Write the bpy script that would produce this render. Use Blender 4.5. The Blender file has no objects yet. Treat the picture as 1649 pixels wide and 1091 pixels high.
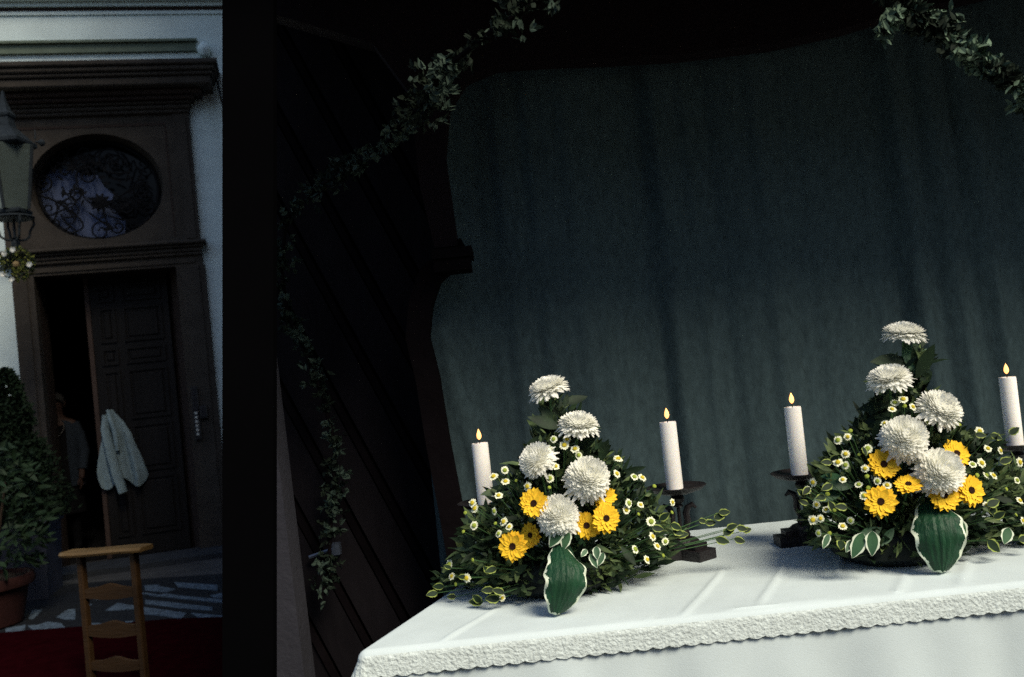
import bpy, bmesh, math, random
from math import sin, cos, pi, radians, sqrt, atan2, exp
from mathutils import Vector, Matrix, noise

random.seed(7)
S = bpy.context.scene
col = S.collection

# ------------------------------------------------------------ camera, light, exposure
FPX, PITCH, ROLL, CAMZ = 1500.0, radians(2), radians(6), 1.48
CAM = Vector((0, 0, CAMZ))
FW = Vector((0, cos(PITCH), sin(PITCH)))
_r0 = Vector((1, 0, 0)); _u0 = Vector((0, -sin(PITCH), cos(PITCH)))
RT = _r0 * cos(ROLL) - _u0 * sin(ROLL)
UP = _r0 * sin(ROLL) + _u0 * cos(ROLL)
cd = bpy.data.cameras.new('camera')
cam = bpy.data.objects.new('camera', cd); col.objects.link(cam)
m = Matrix.Identity(4)
for i in range(3):
    m[i][0], m[i][1], m[i][2], m[i][3] = RT[i], UP[i], -FW[i], CAM[i]
cam.matrix_world = m
cd.sensor_width = 36.0
cd.lens = 36.0 * FPX / 1649.0
cd.clip_start = 0.05; cd.clip_end = 500
cd.dof.use_dof = True
cd.dof.focus_distance = 2.2
cd.dof.aperture_fstop = 5.6
S.camera = cam

SUN_DIR = Vector((-0.44, 0.56, -0.74)).normalized()      # direction the light travels
W = bpy.data.worlds.new('World'); S.world = W; W.use_nodes = True
nt = W.node_tree
sky = nt.nodes.new('ShaderNodeTexSky'); sky.sky_type = 'NISHITA'; sky.sun_disc = False
sky.sun_elevation = math.asin(-SUN_DIR.z)
sky.sun_rotation = atan2(-SUN_DIR.x, -SUN_DIR.y)
sky.air_density = 1.0; sky.dust_density = 1.0; sky.ozone_density = 1.0
nt.links.new(sky.outputs[0], nt.nodes['Background'].inputs[0])
nt.nodes['Background'].inputs[1].default_value = 0.115
sd = bpy.data.lights.new('sun', 'SUN'); sd.energy = 3.9; sd.angle = radians(26); sd.color = (1.0, 0.90, 0.72)
so = bpy.data.objects.new('sun', sd); col.objects.link(so)
so.rotation_euler = SUN_DIR.to_track_quat('-Z', 'Y').to_euler()
S.view_settings.view_transform = 'Standard'; S.view_settings.look = 'None'
S.view_settings.exposure = 0.4; S.view_settings.gamma = 1.0
S.view_settings.use_curve_mapping = False
S.render.engine = 'CYCLES'
S.cycles.max_bounces = 8; S.cycles.diffuse_bounces = 5; S.cycles.use_denoising = False

# ------------------------------------------------------------ helpers
def ray(x, y): return FW * FPX + RT * (x - 824.5) - UP * (y - 545.5)
def onz(x, y, z):
    d = ray(x, y); return CAM + d * ((z - CAM.z) / d.z)
def aty(x, y, Y):
    d = ray(x, y); return CAM + d * (Y / d.y)

def mat(name, c, rough=.7, var=.25, scale=8, bump=.0, bscale=None, c2=None, spec=.15, metal=0, trans=0, emit=None, stretch=None, sub=0):
    M = bpy.data.materials.new(name); M.use_nodes = True
    t = M.node_tree; b = t.nodes['Principled BSDF']
    b.inputs['Roughness'].default_value = rough
    b.inputs['Specular IOR Level'].default_value = spec
    b.inputs['Metallic'].default_value = metal
    b.inputs['Transmission Weight'].default_value = trans
    if sub:
        b.inputs['Subsurface Weight'].default_value = sub; b.inputs['Subsurface Radius'].default_value = (.01, .008, .005)
    tc = t.nodes.new('ShaderNodeTexCoord'); mp = t.nodes.new('ShaderNodeMapping')
    t.links.new(tc.outputs['Object'], mp.inputs[0])
    if stretch: mp.inputs['Scale'].default_value = stretch
    n = t.nodes.new('ShaderNodeTexNoise'); n.inputs['Scale'].default_value = scale; n.inputs['Detail'].default_value = 6
    n.inputs['Roughness'].default_value = .65
    t.links.new(mp.outputs[0], n.inputs['Vector'])
    r = t.nodes.new('ShaderNodeValToRGB')
    r.color_ramp.elements[0].position = .3; r.color_ramp.elements[1].position = .7
    a = c2 if c2 else tuple(k * (1 - var) for k in c)
    e = c if c2 else tuple(min(1, k * (1 + var)) for k in c)
    r.color_ramp.elements[0].color = (*a, 1); r.color_ramp.elements[1].color = (*e, 1)
    t.links.new(n.outputs['Fac'], r.inputs[0]); t.links.new(r.outputs[0], b.inputs['Base Color'])
    if bump:
        n2 = t.nodes.new('ShaderNodeTexNoise'); n2.inputs['Scale'].default_value = bscale or scale * 6; n2.inputs['Detail'].default_value = 4
        t.links.new(mp.outputs[0], n2.inputs['Vector'])
        bp = t.nodes.new('ShaderNodeBump'); bp.inputs['Strength'].default_value = bump; bp.inputs['Distance'].default_value = .01
        t.links.new(n2.outputs['Fac'], bp.inputs['Height']); t.links.new(bp.outputs[0], b.inputs['Normal'])
    if emit:
        b.inputs['Emission Color'].default_value = (*emit[0], 1); b.inputs['Emission Strength'].default_value = emit[1]
    return M

class MB:
    def __init__(s): s.v = []; s.f = []; s.mi = []
    def add(s, vs, fs, mi=0, M=None):
        o = len(s.v)
        s.v += [tuple(M @ Vector(p)) for p in vs] if M is not None else [tuple(p) for p in vs]
        s.f += [tuple(i + o for i in f) for f in fs]; s.mi += [mi] * len(fs)
    def box(s, a, b, mi=0, M=None, bev=0):
        (x0, y0, z0), (x1, y1, z1) = a, b
        if bev:
            # chamfered on the -y face
            k = bev
            vs = [(x0,y1,z0),(x1,y1,z0),(x1,y1,z1),(x0,y1,z1),(x0,y0+k,z0),(x1,y0+k,z0),(x1,y0+k,z1),(x0,y0+k,z1),
                  (x0+k,y0,z0+k),(x1-k,y0,z0+k),(x1-k,y0,z1-k),(x0+k,y0,z1-k)]
            fs = [(0,3,2,1),(0,1,5,4),(1,2,6,5),(2,3,7,6),(3,0,4,7),(4,5,9,8),(5,6,10,9),(6,7,11,10),(7,4,8,11),(8,9,10,11)]
            s.add(vs, fs, mi, M); return
        vs = [(x0,y0,z0),(x1,y0,z0),(x1,y1,z0),(x0,y1,z0),(x0,y0,z1),(x1,y0,z1),(x1,y1,z1),(x0,y1,z1)]
        s.add(vs, [(0,3,2,1),(4,5,6,7),(0,1,5,4),(1,2,6,5),(2,3,7,6),(3,0,4,7)], mi, M)
    def tube(s, pts, r, n=8, mi=0, cap=True, flat=1.0):
        pts = [Vector(p) for p in pts]; L = len(pts)
        rr = r if isinstance(r, (list, tuple)) else [r] * L
        vs = []; fs = []; prev = None
        for i, p in enumerate(pts):
            t = (pts[min(i+1, L-1)] - pts[max(i-1, 0)]).normalized()
            if prev is None: x = t.orthogonal().normalized()
            else:
                x = prev - t * prev.dot(t)
                x = x.normalized() if x.length > 1e-6 else t.orthogonal().normalized()
            prev = x; y = t.cross(x)
            for k in range(n):
                a = 2*pi*k/n; vs.append(p + (x*cos(a) + y*sin(a)*flat) * rr[i])
        for i in range(L-1):
            for k in range(n):
                fs.append((i*n+k, i*n+(k+1) % n, (i+1)*n+(k+1) % n, (i+1)*n+k))
        if cap: fs.append(tuple(range(n-1, -1, -1))); fs.append(tuple((L-1)*n+k for k in range(n)))
        s.add(vs, fs, mi)
    def lathe(s, prof, n=20, c=(0,0,0), mi=0, sq=None):
        vs = []; fs = []
        for r, z in prof:
            for k in range(n):
                a = 2*pi*k/n + (pi/4 if n == 4 else 0)
                vs.append((c[0]+r*cos(a), c[1]+r*sin(a), c[2]+z))
        for i in range(len(prof)-1):
            for k in range(n): fs.append((i*n+k, i*n+(k+1) % n, (i+1)*n+(k+1) % n, (i+1)*n+k))
        fs.append(tuple(range(n-1, -1, -1))); fs.append(tuple((len(prof)-1)*n+k for k in range(n)))
        s.add(vs, fs, mi)
    def prism(s, poly, y0, y1, mi=0, inset=0):     # poly: (x,z) list ccw seen from -y
        n = len(poly)
        cx = sum(p[0] for p in poly)/n; cz = sum(p[1] for p in poly)/n
        vs = [(x, y0, z) for x, z in poly] + [(x, y1, z) for x, z in poly]
        fs = [tuple(range(n)), tuple(range(2*n-1, n-1, -1))] + [(i, i+n, (i+1) % n+n, (i+1) % n) for i in range(n)]
        s.add(vs, fs, mi)
    def build(s, name, mats, parent=None, smooth=False, me_only=False):
        me = bpy.data.meshes.new(name); me.from_pydata(s.v, [], s.f)
        for q in (mats if isinstance(mats, (list, tuple)) else [mats]): me.materials.append(q)
        me.polygons.foreach_set('material_index', s.mi)
        if smooth: me.polygons.foreach_set('use_smooth', [True]*len(s.f))
        me.update()
        bm = bmesh.new(); bm.from_mesh(me)
        if len(bm.faces) < 20000 and not me_only: bmesh.ops.recalc_face_normals(bm, faces=bm.faces)
        bm.to_mesh(me); bm.free()
        if smooth and hasattr(me, 'set_sharp_from_angle'): me.set_sharp_from_angle(angle=radians(40))
        if me_only: return me
        return link(name, me, parent)

def link(name, me, parent=None, M=None):
    o = bpy.data.objects.new(name, me); col.objects.link(o)
    if parent: o.parent = parent
    if M is not None: o.matrix_local = M
    return o
def tag(o, label=None, cat=None, group=None, kind=None):
    if label: o['label'] = label
    if cat: o['category'] = cat
    if group: o['group'] = group
    if kind: o['kind'] = kind
    return o
def empty(name, loc, rz=0):
    o = bpy.data.objects.new(name, None); col.objects.link(o); o.location = loc; o.rotation_euler = (0, 0, rz)
    o.empty_display_size = .1
    bpy.context.view_layer.update()
    return o
def frame(n, spin=0, loc=(0,0,0), sc=1):
    """matrix whose +Z is n"""
    q = Vector(n).normalized().to_track_quat('Z', 'Y').to_matrix().to_4x4()
    return Matrix.Translation(loc) @ q @ Matrix.Rotation(spin, 4, 'Z') @ Matrix.Diagonal((sc, sc, sc, 1))
def rnd(a, b): return random.uniform(a, b)
def nz(x, y=0, z=0): return noise.noise(Vector((x, y, z)))

# ------------------------------------------------------------ materials
M_plaster = mat('pale_blue_plaster', (.62, .72, .70), .9, .10, 2.5, .25, 60)
M_stone = mat('brown_sandstone', (.050, .042, .034), .85, .22, 6, .4, 50)
M_stoneD = mat('dark_sandstone', (.040, .028, .023), .85, .2, 5, .4, 40)
M_step = mat('grey_step_stone', (.03, .034, .04), .8, .25, 5, .3, 40)
M_doorwood = mat('dark_brown_door_wood', (.010, .009, .0088), .6, .35, 6, .25, 30, stretch=(1, 1, .15))
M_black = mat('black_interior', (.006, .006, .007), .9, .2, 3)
M_gap = mat('frame_gap_black', (.0015, .0015, .0018), .9, .1, 3, spec=0)
M_iron = mat('black_wrought_iron', (.011, .009, .010), .42, .3, 20, .3, 120, spec=.4)
M_ironW = mat('matt_dark_iron', (.007, .0075, .009), .8, .3, 20, spec=.1)
M_ironL = mat('dark_lantern_iron', (.022, .028, .032), .6, .3, 20, .3, 80)
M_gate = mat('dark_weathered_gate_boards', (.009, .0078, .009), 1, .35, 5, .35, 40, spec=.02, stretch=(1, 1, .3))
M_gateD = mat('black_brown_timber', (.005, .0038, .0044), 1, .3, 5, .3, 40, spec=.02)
M_arch = mat('dark_stone', (.008, .0045, .0055), 1, .25, 3, .4, 30)  # one even, very dark stone colour
M_jamb = mat('grey_plastered_stone', (.026, .026, .033), .9, .2, 6, .3, 60)
M_ground = mat('dark_grey_ground', (.05, .05, .052), .9, .3, 3, .3, 30)
M_carpet = mat('dark_red_carpet', (.013, .0012, .0022), 1, .3, 12, .5, 200, spec=0)
M_mosD = mat('dark_basalt_setts', (.010, .012, .016), .8, .4, 30, .5, 60)
M_mosL = mat('pale_blue_grey_setts', (.075, .105, .14), .8, .7, 30, .5, 60)
M_wood = mat('varnished_orange_wood', (.045, .024, .010), .5, .3, 5, .2, 30, stretch=(.3, .3, 3))
M_terra = mat('terracotta', (.024, .008, .007), .8, .25, 10, .2, 40)
M_planter = mat('dark_grey_planter', (.03, .034, .05), .8, .2, 8)
M_soil = mat('soil', (.02, .014, .01), .95, .4, 20, .5, 60)
M_box = mat('boxwood_leaf_green', (.014, .028, .014), .7, .4, 5, c2=(.004, .009, .005), spec=.1)
M_laurel = mat('laurel_leaf_green', (.022, .046, .022), .6, .4, 7, c2=(.006, .014, .006), spec=.15)
M_bark = mat('brown_bark', (.05, .035, .025), .9, .3, 10)
M_skin = mat('skin', (.045, .026, .021), .6, .08, 10)
M_hair = mat('grey_hair', (.035, .035, .035), .8, .3, 40)
M_dress = mat('black_dress_cloth', (.003, .003, .004), .9, .2, 10)
M_cardi = mat('blue_grey_cardigan', (.015, .021, .03), .9, .2, 30)
M_jacket = mat('pale_blue_grey_jacket_cloth', (.20, .27, .29), .9, .2, 14, .4, 120)
M_chain = mat('silver', (.4, .4, .4), .3, .1, 5, metal=1)
M_white = mat('white_button', (.5, .5, .45), .6, .1, 5)
M_glassL = mat('frosted_lantern_glass', (.085, .11, .10), .35, .2, 6, spec=.5, trans=.25)
M_pane = mat('dark_window_glass', (.002, .0025, .004), .15, .1, 2, spec=.08)
M_cloth = mat('white_linen', (.50, .575, .585), 1, .06, 5, .12, 500, spec=.1)
M_lace = mat('white_cotton_lace', (.52, .585, .57), 1, .16, 75, .5, 160, spec=.1)
M_curt = mat('grey_curtain_cloth', (.044, .067, .072), 1, .24, 60, .15, 160, stretch=(1, 1, .45), spec=.05)
M_wax = mat('white_candle_wax', (.82, .80, .76), .45, .03, 5, sub=.3)
M_wick = mat('burnt_wick', (.02, .015, .01), .9, .1, 5)
M_flame = mat('candle_flame', (.9, .6, .2), .9, .1, 5, emit=((1, .42, .13), 1.9))
M_mum = mat('white_chrysanthemum_petals', (.93, .93, .88), .9, .05, 60, c2=(.90, .90, .84), spec=.05)
def thin(M, col_, f):
    t = M.node_tree; b = t.nodes['Principled BSDF']; o = [n for n in t.nodes if n.type == 'OUTPUT_MATERIAL'][0]
    tr = t.nodes.new('ShaderNodeBsdfTranslucent'); tr.inputs[0].default_value = (*col_, 1); mx = t.nodes.new('ShaderNodeMixShader'); mx.inputs[0].default_value = f
    t.links.new(b.outputs[0], mx.inputs[1]); t.links.new(tr.outputs[0], mx.inputs[2]); t.links.new(mx.outputs[0], o.inputs[0])
thin(M_mum, (.92, .92, .86), .40)
M_gerb = mat('yellow_gerbera_petals', (.84, .57, .045), .8, .2, 50, c2=(.80, .45, .02), spec=.1)
M_gcen = mat('dark_brown_flower_centre', (.03, .012, .006), .9, .3, 60, .5, 300)
M_dpet = mat('white_daisy_petals', (.74, .76, .58), .8, .05, 50)
M_dcen = mat('yellow_daisy_centre', (.62, .50, .04), .9, .2, 200, .5, 500)
M_dceng = mat('green_yellow_daisy_centre', (.32, .40, .06), .9, .2, 200, .5, 500)
M_leafD = mat('dark_green_foliage', (.016, .034, .014), .6, .3, 25, c2=(.004, .010, .006), spec=.15)
M_leafM = mat('mid_green_foliage', (.11, .15, .050), .6, .3, 25, c2=(.02, .045, .025), spec=.2)
M_leafG = mat('fresh_green_leaf', (.045, .12, .05), .5, .3, 20, c2=(.02, .055, .03), spec=.25)
M_var = mat('cream_leaf_margin', (.24, .30, .07), .6, .2, 40)
M_margin = mat('white_leaf_margin', (.60, .66, .52), .6, .2, 40)
M_hosta = mat('deep_green_hosta_leaf', (.008, .042, .018), .5, .3, 18, .4, 60, spec=.25, stretch=(3, 3, .5))
M_stem = mat('green_stem', (.05, .11, .04), .6, .2, 10)
M_garD = mat('dark_garland_leaves', (.015, .024, .015), .8, .4, 9, c2=(.004, .007, .005), spec=.1)
M_garL = mat('pale_green_garland_sprigs', (.042, .060, .048), .8, .4, 25, c2=(.03, .05, .035), spec=.1)
M_garR = mat('bright_garland_sprigs', (.13, .19, .13), .8, .4, 25, c2=(.05, .08, .055), spec=.1)
M_bowl = mat('dark_green_bowl', (.010, .014, .012), .5, .2, 5)
M_wy = mat('yellow_green_wreath_leaves', (.26, .28, .06), .7, .4, 30, c2=(.05, .06, .015))
M_wt = mat('tan_bow', (.25, .18, .09), .8, .2, 20)

# ------------------------------------------------------------ leaf / petal templates
def leaf_into(mb, base, dirv, nrm, L, Wd, curl=.25, mi=0, prof=(.0, .7, 1.0, .62, .0)):
    d = Vector(dirv).normalized(); n = Vector(nrm); n = (n - d*n.dot(d))
    n = n.normalized() if n.length > 1e-5 else d.orthogonal().normalized()
    s = d.cross(n); k = len(prof)-1; vs = []; fs = []
    for i, w in enumerate(prof):
        t = i/k; c = base + d*(L*t) - n*(curl*L*t*t)
        if w == 0: vs.append([c])
        else: vs.append([c - s*w*Wd/2, c + n*(-.12*Wd*w), c + s*w*Wd/2])
    flat = []; idx = []
    for row in vs:
        idx.append(list(range(len(flat), len(flat)+len(row)))); flat += row
    for a, b in zip(idx, idx[1:]):
        if len(a) == 1: fs += [(a[0], b[1], b[0]), (a[0], b[2], b[1])]
        elif len(b) == 1: fs += [(a[0], a[1], b[0]), (a[1], a[2], b[0])]
        else: fs += [(a[0], a[1], b[1], b[0]), (a[1], a[2], b[2], b[1])]
    mb.add(flat, fs, mi)

def rdir(up=0.0):
    while True:
        v = Vector((rnd(-1, 1), rnd(-1, 1), rnd(-1, 1)))
        if .1 < v.length < 1: break
    v.normalize(); v.z += up; return v.normalized()

# ============================================================ GROUND
mb = MB(); mb.box((-60, -30, -.2), (60, 90, 0)); g = mb.build('ground', M_ground); tag(g, kind='structure')
mb = MB(); mb.box((-16, -13, 0), (14, -12.6, 8.2)); oh = mb.build('low_sky_blocker', M_stoneD); tag(oh, 'plain dark house block added unseen behind the camera to cut off low sky', 'building')  # unseen block, added to keep low sky off the altar and curtain
# mosaic pavement strip in front of the doorway
F0 = Vector((-4.034, 9.242, 0)); YAW = radians(14)
FU = Vector((cos(YAW), sin(YAW), 0)); FN = Vector((sin(YAW), -cos(YAW), 0))
pav = empty('mosaic_pavement', (-3.4, 7.4, 0)); tag(pav, 'paving with pale bands in dark setts before the doorway', kind='structure')
c4 = [onz(-260, 1040, 0), onz(600, 974, 0), onz(560, 912, 0), onz(-200, 962, 0)]
def slab(name, pts, z0, z1, M, parent):
    mb = MB(); n = len(pts)
    vs = [(p.x, p.y, z0) for p in pts] + [(p.x, p.y, z1) for p in pts]
    mb.add(vs, [tuple(range(n-1, -1, -1)), tuple(range(n, 2*n))] + [(i, (i+1) % n, (i+1) % n+n, i+n) for i in range(n)])
    o = mb.build(name, M)
    if parent: o.parent = parent; o.matrix_parent_inverse = parent.matrix_world.inverted()
    return o
slab('dark_setts', c4, 0.001, .006, M_mosD, pav)
def q2(a): return [onz(40 + x/5.153, 900 + y/5.154, 0) for x, y in a]
inlays = [
 [(-200,470),(-60,430),(-120,520),(-260,560)], [(-160,590),(10,560),(0,600),(-160,640)],
 [(60,440),(150,432),(70,512),(30,510)], [(360,432),(420,428),(420,512),(330,515),(262,495)],
 [(20,565),(110,562),(190,535),(300,545),(340,590),(160,600),(60,596)],
 [(470,392),(560,386),(470,455)], [(770,378),(920,402),(915,425),(760,438),(670,440)],
 [(480,300),(600,318),(640,345),(590,352),(500,322)], [(620,296),(700,305),(800,338),(740,346)],
 [(610,262),(780,258),(720,280),(640,276)], [(500,545),(600,545),(730,562),(600,572),(500,568)],
 [(830,530),(900,528),(890,545),(840,545)], [(860,290),(960,285),(1000,300),(900,310)],
 [(990,232),(1110,225),(1120,240),(1250,262),(1180,290),(1000,272)],
 [(1240,205),(1600,228),(1600,272),(1270,245)],
 [(985,300),(1060,318),(1640,375),(1640,350),(1300,318),(1170,300),(1130,310),(1000,293)],
 [(1000,352),(1180,368),(1560,415),(1555,440),(1300,420),(1000,385)],
 [(985,412),(1160,436),(1345,462),(1300,508),(1160,486),(985,468)],
 [(1380,462),(1700,490),(1700,512),(1440,498)], [(1740,300),(2050,330),(2050,360),(1740,330)],
 [(1740,400),(2100,430),(2100,465),(1740,440)], [(1540,315),(1640,296),(1640,335),(1560,330)],
]
for a in inlays:
    slab('inlay_band', q2(a), .004, .011, M_mosL, pav)
cp = [onz(-500, 1075, 0), onz(560, 977, 0), Vector((.2, 6.3, 0)), Vector((-.2, 3.2, 0)), Vector((-4.5, 3.2, 0))]
cp = [onz(-300, 1052, 0), onz(47, 1019, 0), onz(120, 1014, 0), onz(182, 1009, 0), onz(273, 1001, 0), onz(355, 998, 0), onz(520, 984, 0), Vector((-1.0, 3.4, 0)), Vector((-4.6, 3.4, 0))]
cp.reverse()
rc = slab('red_carpet', cp, .003, .018, M_carpet, None); tag(rc, 'dark red carpet laid on the ground under the kneeler', 'carpet')

# ============================================================ HOUSE FACADE (left)
H = empty('townhouse', F0, YAW); tag(H, 'pale blue plastered house front with brown stone portal and oval window', 'building')
def P(mb, name, M, smooth=False, par=None, label=None):
    o = mb.build(name, M, par or H, smooth)
    if label: o['label'] = label
    return o
OX, OZ, ORX, ORY = .075, 3.745, .625, .53      # oval
DL, DR, DT = -.58, .74, 2.885                  # door opening
# plaster wall, around the portal
mb = MB()
mb.box((-5, 0, 0), (DL-.12, .4, 8)); mb.box((DR+.12, 0, 0), (5.5, .4, 8)); mb.box((DL-.12, 0, 4.55), (DR+.12, .4, 8))
P(mb, 'wall', M_plaster)
# wall mouldings
mb = MB(); mb.box((-5, -.05, 5.575), (5.5, .0, 5.62)); mb.box((-5, -.12, 5.62), (5.5, 0, 5.72)); mb.box((-5, -.02, 5.50), (5.5, 0, 5.535)); P(mb, 'string_course', M_plaster)
mb = MB(); mb.box((-5, -.014, 5.535), (5.5, 0, 5.575)); P(mb, 'groove_shadow_strip', M_stoneD)  # groove's shadow put in as a dark coloured strip
mb = MB()
mb.box((-4, -.055, 5.205), (1.15, 0, 5.23)); mb.box((-4, -.018, 5.13), (1.13, 0, 5.205)); mb.box((-4, -.04, 5.105), (1.15, 0, 5.13))
P(mb, 'wall_moulding', mat('olive_grey_moulding', (.13, .16, .12), .9, .15, 5, .2))
mb = MB(); mb.lathe([(0, -.085), (.045, -.07), (.065, -.03), (.07, .0), (.05, .04), (.02, .07), (0, .075)], 16, (1.21, -.04, 5.12)); P(mb, 'moulding_knob', M_plaster, True)
mb = MB(); mb.tube([(1.30, -.03, 4.86), (1.345, -.03, 4.5), (1.34, -.03, 4.17), (1.355, -.03, 4.0)], .010, 6); mb.tube([(1.34, -.03, 4.17), (1.40, -.05, 4.18)], .012, 6); P(mb, 'cable', M_ironL)

# stone portal: upper part with oval opening (front face, reveal)
def oval_panel(x0, x1, z0, z1, yf, yb, M, name):
    n = 64; vs = []; fs = []; rect = []
    for k in range(n):
        a = 2*pi*k/n; dx, dz = cos(a), sin(a)
        # ray from the oval centre to the rectangle edge
        t = min(((x1-OX)/dx if dx > 0 else (x0-OX)/dx) if abs(dx) > 1e-9 else 1e9, ((z1-OZ)/dz if dz > 0 else (z0-OZ)/dz) if abs(dz) > 1e-9 else 1e9)
        rect.append((OX+dx*t, OZ+dz*t))
    corners = [(x1, z1), (x0, z1), (x0, z0), (x1, z0)]
    for cx, cz in corners:
        k = min(range(n), key=lambda i: (rect[i][0]-cx)**2 + (rect[i][1]-cz)**2); rect[k] = (cx, cz)
    ring = [(OX+ORX*cos(2*pi*k/n), OZ+ORY*sin(2*pi*k/n)) for k in range(n)]
    ring2 = [(OX-.02+(ORX-.05)*cos(2*pi*k/n), OZ+(ORY-.02)*sin(2*pi*k/n)) for k in range(n)]
    vs = [(x, yf, z) for x, z in rect] + [(x, yf, z) for x, z in ring] + [(x, yb, z) for x, z in ring2] + [(x, yb, z) for x, z in rect]
    for k in range(n):
        j = (k+1) % n
        fs += [(k, j, n+j, n+k), (n+k, n+j, 2*n+j, 2*n+k), (2*n+k, 2*n+j, 3*n+j, 3*n+k), (3*n+k, 3*n+j, j, k)]
    mb = MB(); mb.add(vs, fs); return P(mb, name, M)
oval_panel(DL-.10, DR+.10, 3.135, 4.45, -.05, .28, M_stone, 'portal_panel')
mb = MB()   # raised border line round the panel
for a, b in (((-.60, -.056, 4.335), (.765, -.05, 4.36)), ((.752, -.056, 3.2), (.765, -.05, 4.335))): mb.box(a, b)
P(mb, 'panel_bead', M_stoneD)
# upper pilaster strips
for x0, x1 in ((-.80, DL-.10), (DR+.10, 1.0)):
    mb = MB(); mb.box((x0, -.07, 3.135), (x1, .2, 4.45)); mb.box((x0+.035, -.085, 3.16), (x1-.035, -.07, 4.40)); P(mb, 'pilaster', M_stone)
# portal cornice
def course(name, rows, M):
    mb = MB()
    for (z0, z1, d, ex) in rows: mb.box((-.80-ex, -d, z0), (1.0+ex, .1, z1), bev=min(.012, (z1-z0)*.3))
    return P(mb, name, M)
course('frieze_moulding', [(4.45, 4.485, .10, .01), (4.487, 4.53, .12, .02), (4.532, 4.56, .15, .03)], M_stone)
course('cornice_bed', [(4.562, 4.60, .20, .07), (4.602, 4.655, .25, .15)], M_stoneD)
course('cornice', [(4.657, 4.74, .36, .26), (4.742, 4.78, .39, .285), (4.782, 4.83, .42, .31), (4.832, 4.885, .45, .34)], M_stone)
# ledge between door and oval
course('ledge', [(2.99, 3.02, .09, -.0), (3.022, 3.065, .105, .005), (3.067, 3.095, .13, .02), (3.097, 3.134, .17, .055)], M_stone)
# architrave and door jambs
mb = MB(); mb.box((-.775, -.055, DT), (1.005, .1, 2.99)); mb.box((-.68, -.07, DT+.03), (.93, -.055, DT+.075)); P(mb, 'lintel', M_stone)
for sgn, x0, x1 in ((-1, -.775, DL), (1, DR, 1.02)):
    mb = MB(); mb.box((x0, -.055, 0), (x1, .10, DT)); mb.box((x0+.05, -.07, .12), (x1-.06, -.055, DT))
    mb.box((x0-.01, -.09, 0), (x1+.005, -.07, .25))
    P(mb, 'jamb', M_stone)
mb = MB()   # splayed reveals
mb.add([(DR, .10, 0), (DR-.14, .42, 0), (DR-.14, .42, DT), (DR, .10, DT)], [(0, 1, 2, 3)])
mb.add([(DL, .10, 0), (DL-.0, .42, 0), (DL-.0, .42, DT), (DL, .10, DT)], [(3, 2, 1, 0)])
mb.add([(DL, .10, DT), (DL, .42, DT), (DR-.14, .42, DT), (DR, .10, DT)], [(0, 1, 2, 3)])
P(mb, 'reveal', M_stoneD)
# dark hall behind
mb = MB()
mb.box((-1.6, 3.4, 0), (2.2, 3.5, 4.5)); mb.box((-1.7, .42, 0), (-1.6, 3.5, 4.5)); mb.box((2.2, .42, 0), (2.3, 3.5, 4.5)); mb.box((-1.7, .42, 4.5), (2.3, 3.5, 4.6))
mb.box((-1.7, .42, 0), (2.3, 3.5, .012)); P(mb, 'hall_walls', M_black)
# door leaf, standing half shut on the right
dl = MB(); LX0, LX1 = -.155, DR-.14
dl.box((LX0, .30, .02), (LX1, .35, DT)); DLF = P(dl, 'door_leaf', M_doorwood)
mb = MB(); mb.box((LX0-.045, .285, .02), (LX0-.002, .34, DT)); P(mb, 'leaf_edge', mat('lighter_brown_door_edge', (.06, .040, .032), .6, .2, 5), par=DLF)  # edge strip in a lighter brown than the leaf
rows = [(2.62, 2.80), (2.20, 2.56), (1.97, 2.14), (1.40, 1.91), (.86, 1.34), (.22, .80)]
for (z0, z1) in rows:
    for (x0, x1) in ((LX0+.07, LX0+.23), (LX0+.30, LX1-.07)):
        mb = MB(); w = .022
        mb.box((x0, .282, z0), (x1, .30, z0+w)); mb.box((x0, .282, z1-w), (x1, .30, z1)); mb.box((x0, .282, z0+w), (x0+w, .30, z1-w)); mb.box((x1-w, .282, z0+w), (x1, .30, z1-w))
        mb.box((x0+.045, .286, z0+.045), (x1-.045, .30, z1-.045), bev=.01)
        P(mb, 'door_panel', M_doorwood, par=DLF)
mb = MB(); mb.box((-.7, -.12, 0), (1.1, .3, .012)); mb.box((-5, -.55, 0), (5.5, -.005, .05)); P(mb, 'threshold', M_step)
# oval window: pane, frame and scrollwork
WN = MB(); WN.add([(OX-.7, .27, OZ-.6), (OX+.7, .27, OZ-.6), (OX+.7, .27, OZ+.6), (OX-.7, .27, OZ+.6)], [(0, 1, 2, 3)])
WIN = P(WN, 'window_pane', M_pane)
refl = [(52, 300), (60, 275), (72, 262), (112, 260), (126, 272), (150, 272), (160, 292), (176, 308), (164, 322), (178, 338), (190, 352), (188, 372), (165, 392), (120, 392), (70, 372), (50, 340)]
mb = MB(); mb.prism([(OX+(x-158)/173., OZ+(302-y)/158.) for x, y in refl][::-1], .255, .26); P(mb, 'painted_sky_reflection', mat('blue_grey_sky_reflection', (.085, .11, .19), .8, .15, 6))  # flat sheet cut and coloured as the sky's reflection in the pane
mb = MB(); mb.tube([(OX-.02+(ORX-.06)*cos(2*pi*k/48), .15, OZ+(ORY-.03)*sin(2*pi*k/48)) for k in range(49)], .016, 6); P(mb, 'window_frame', M_ironW, True)
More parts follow.
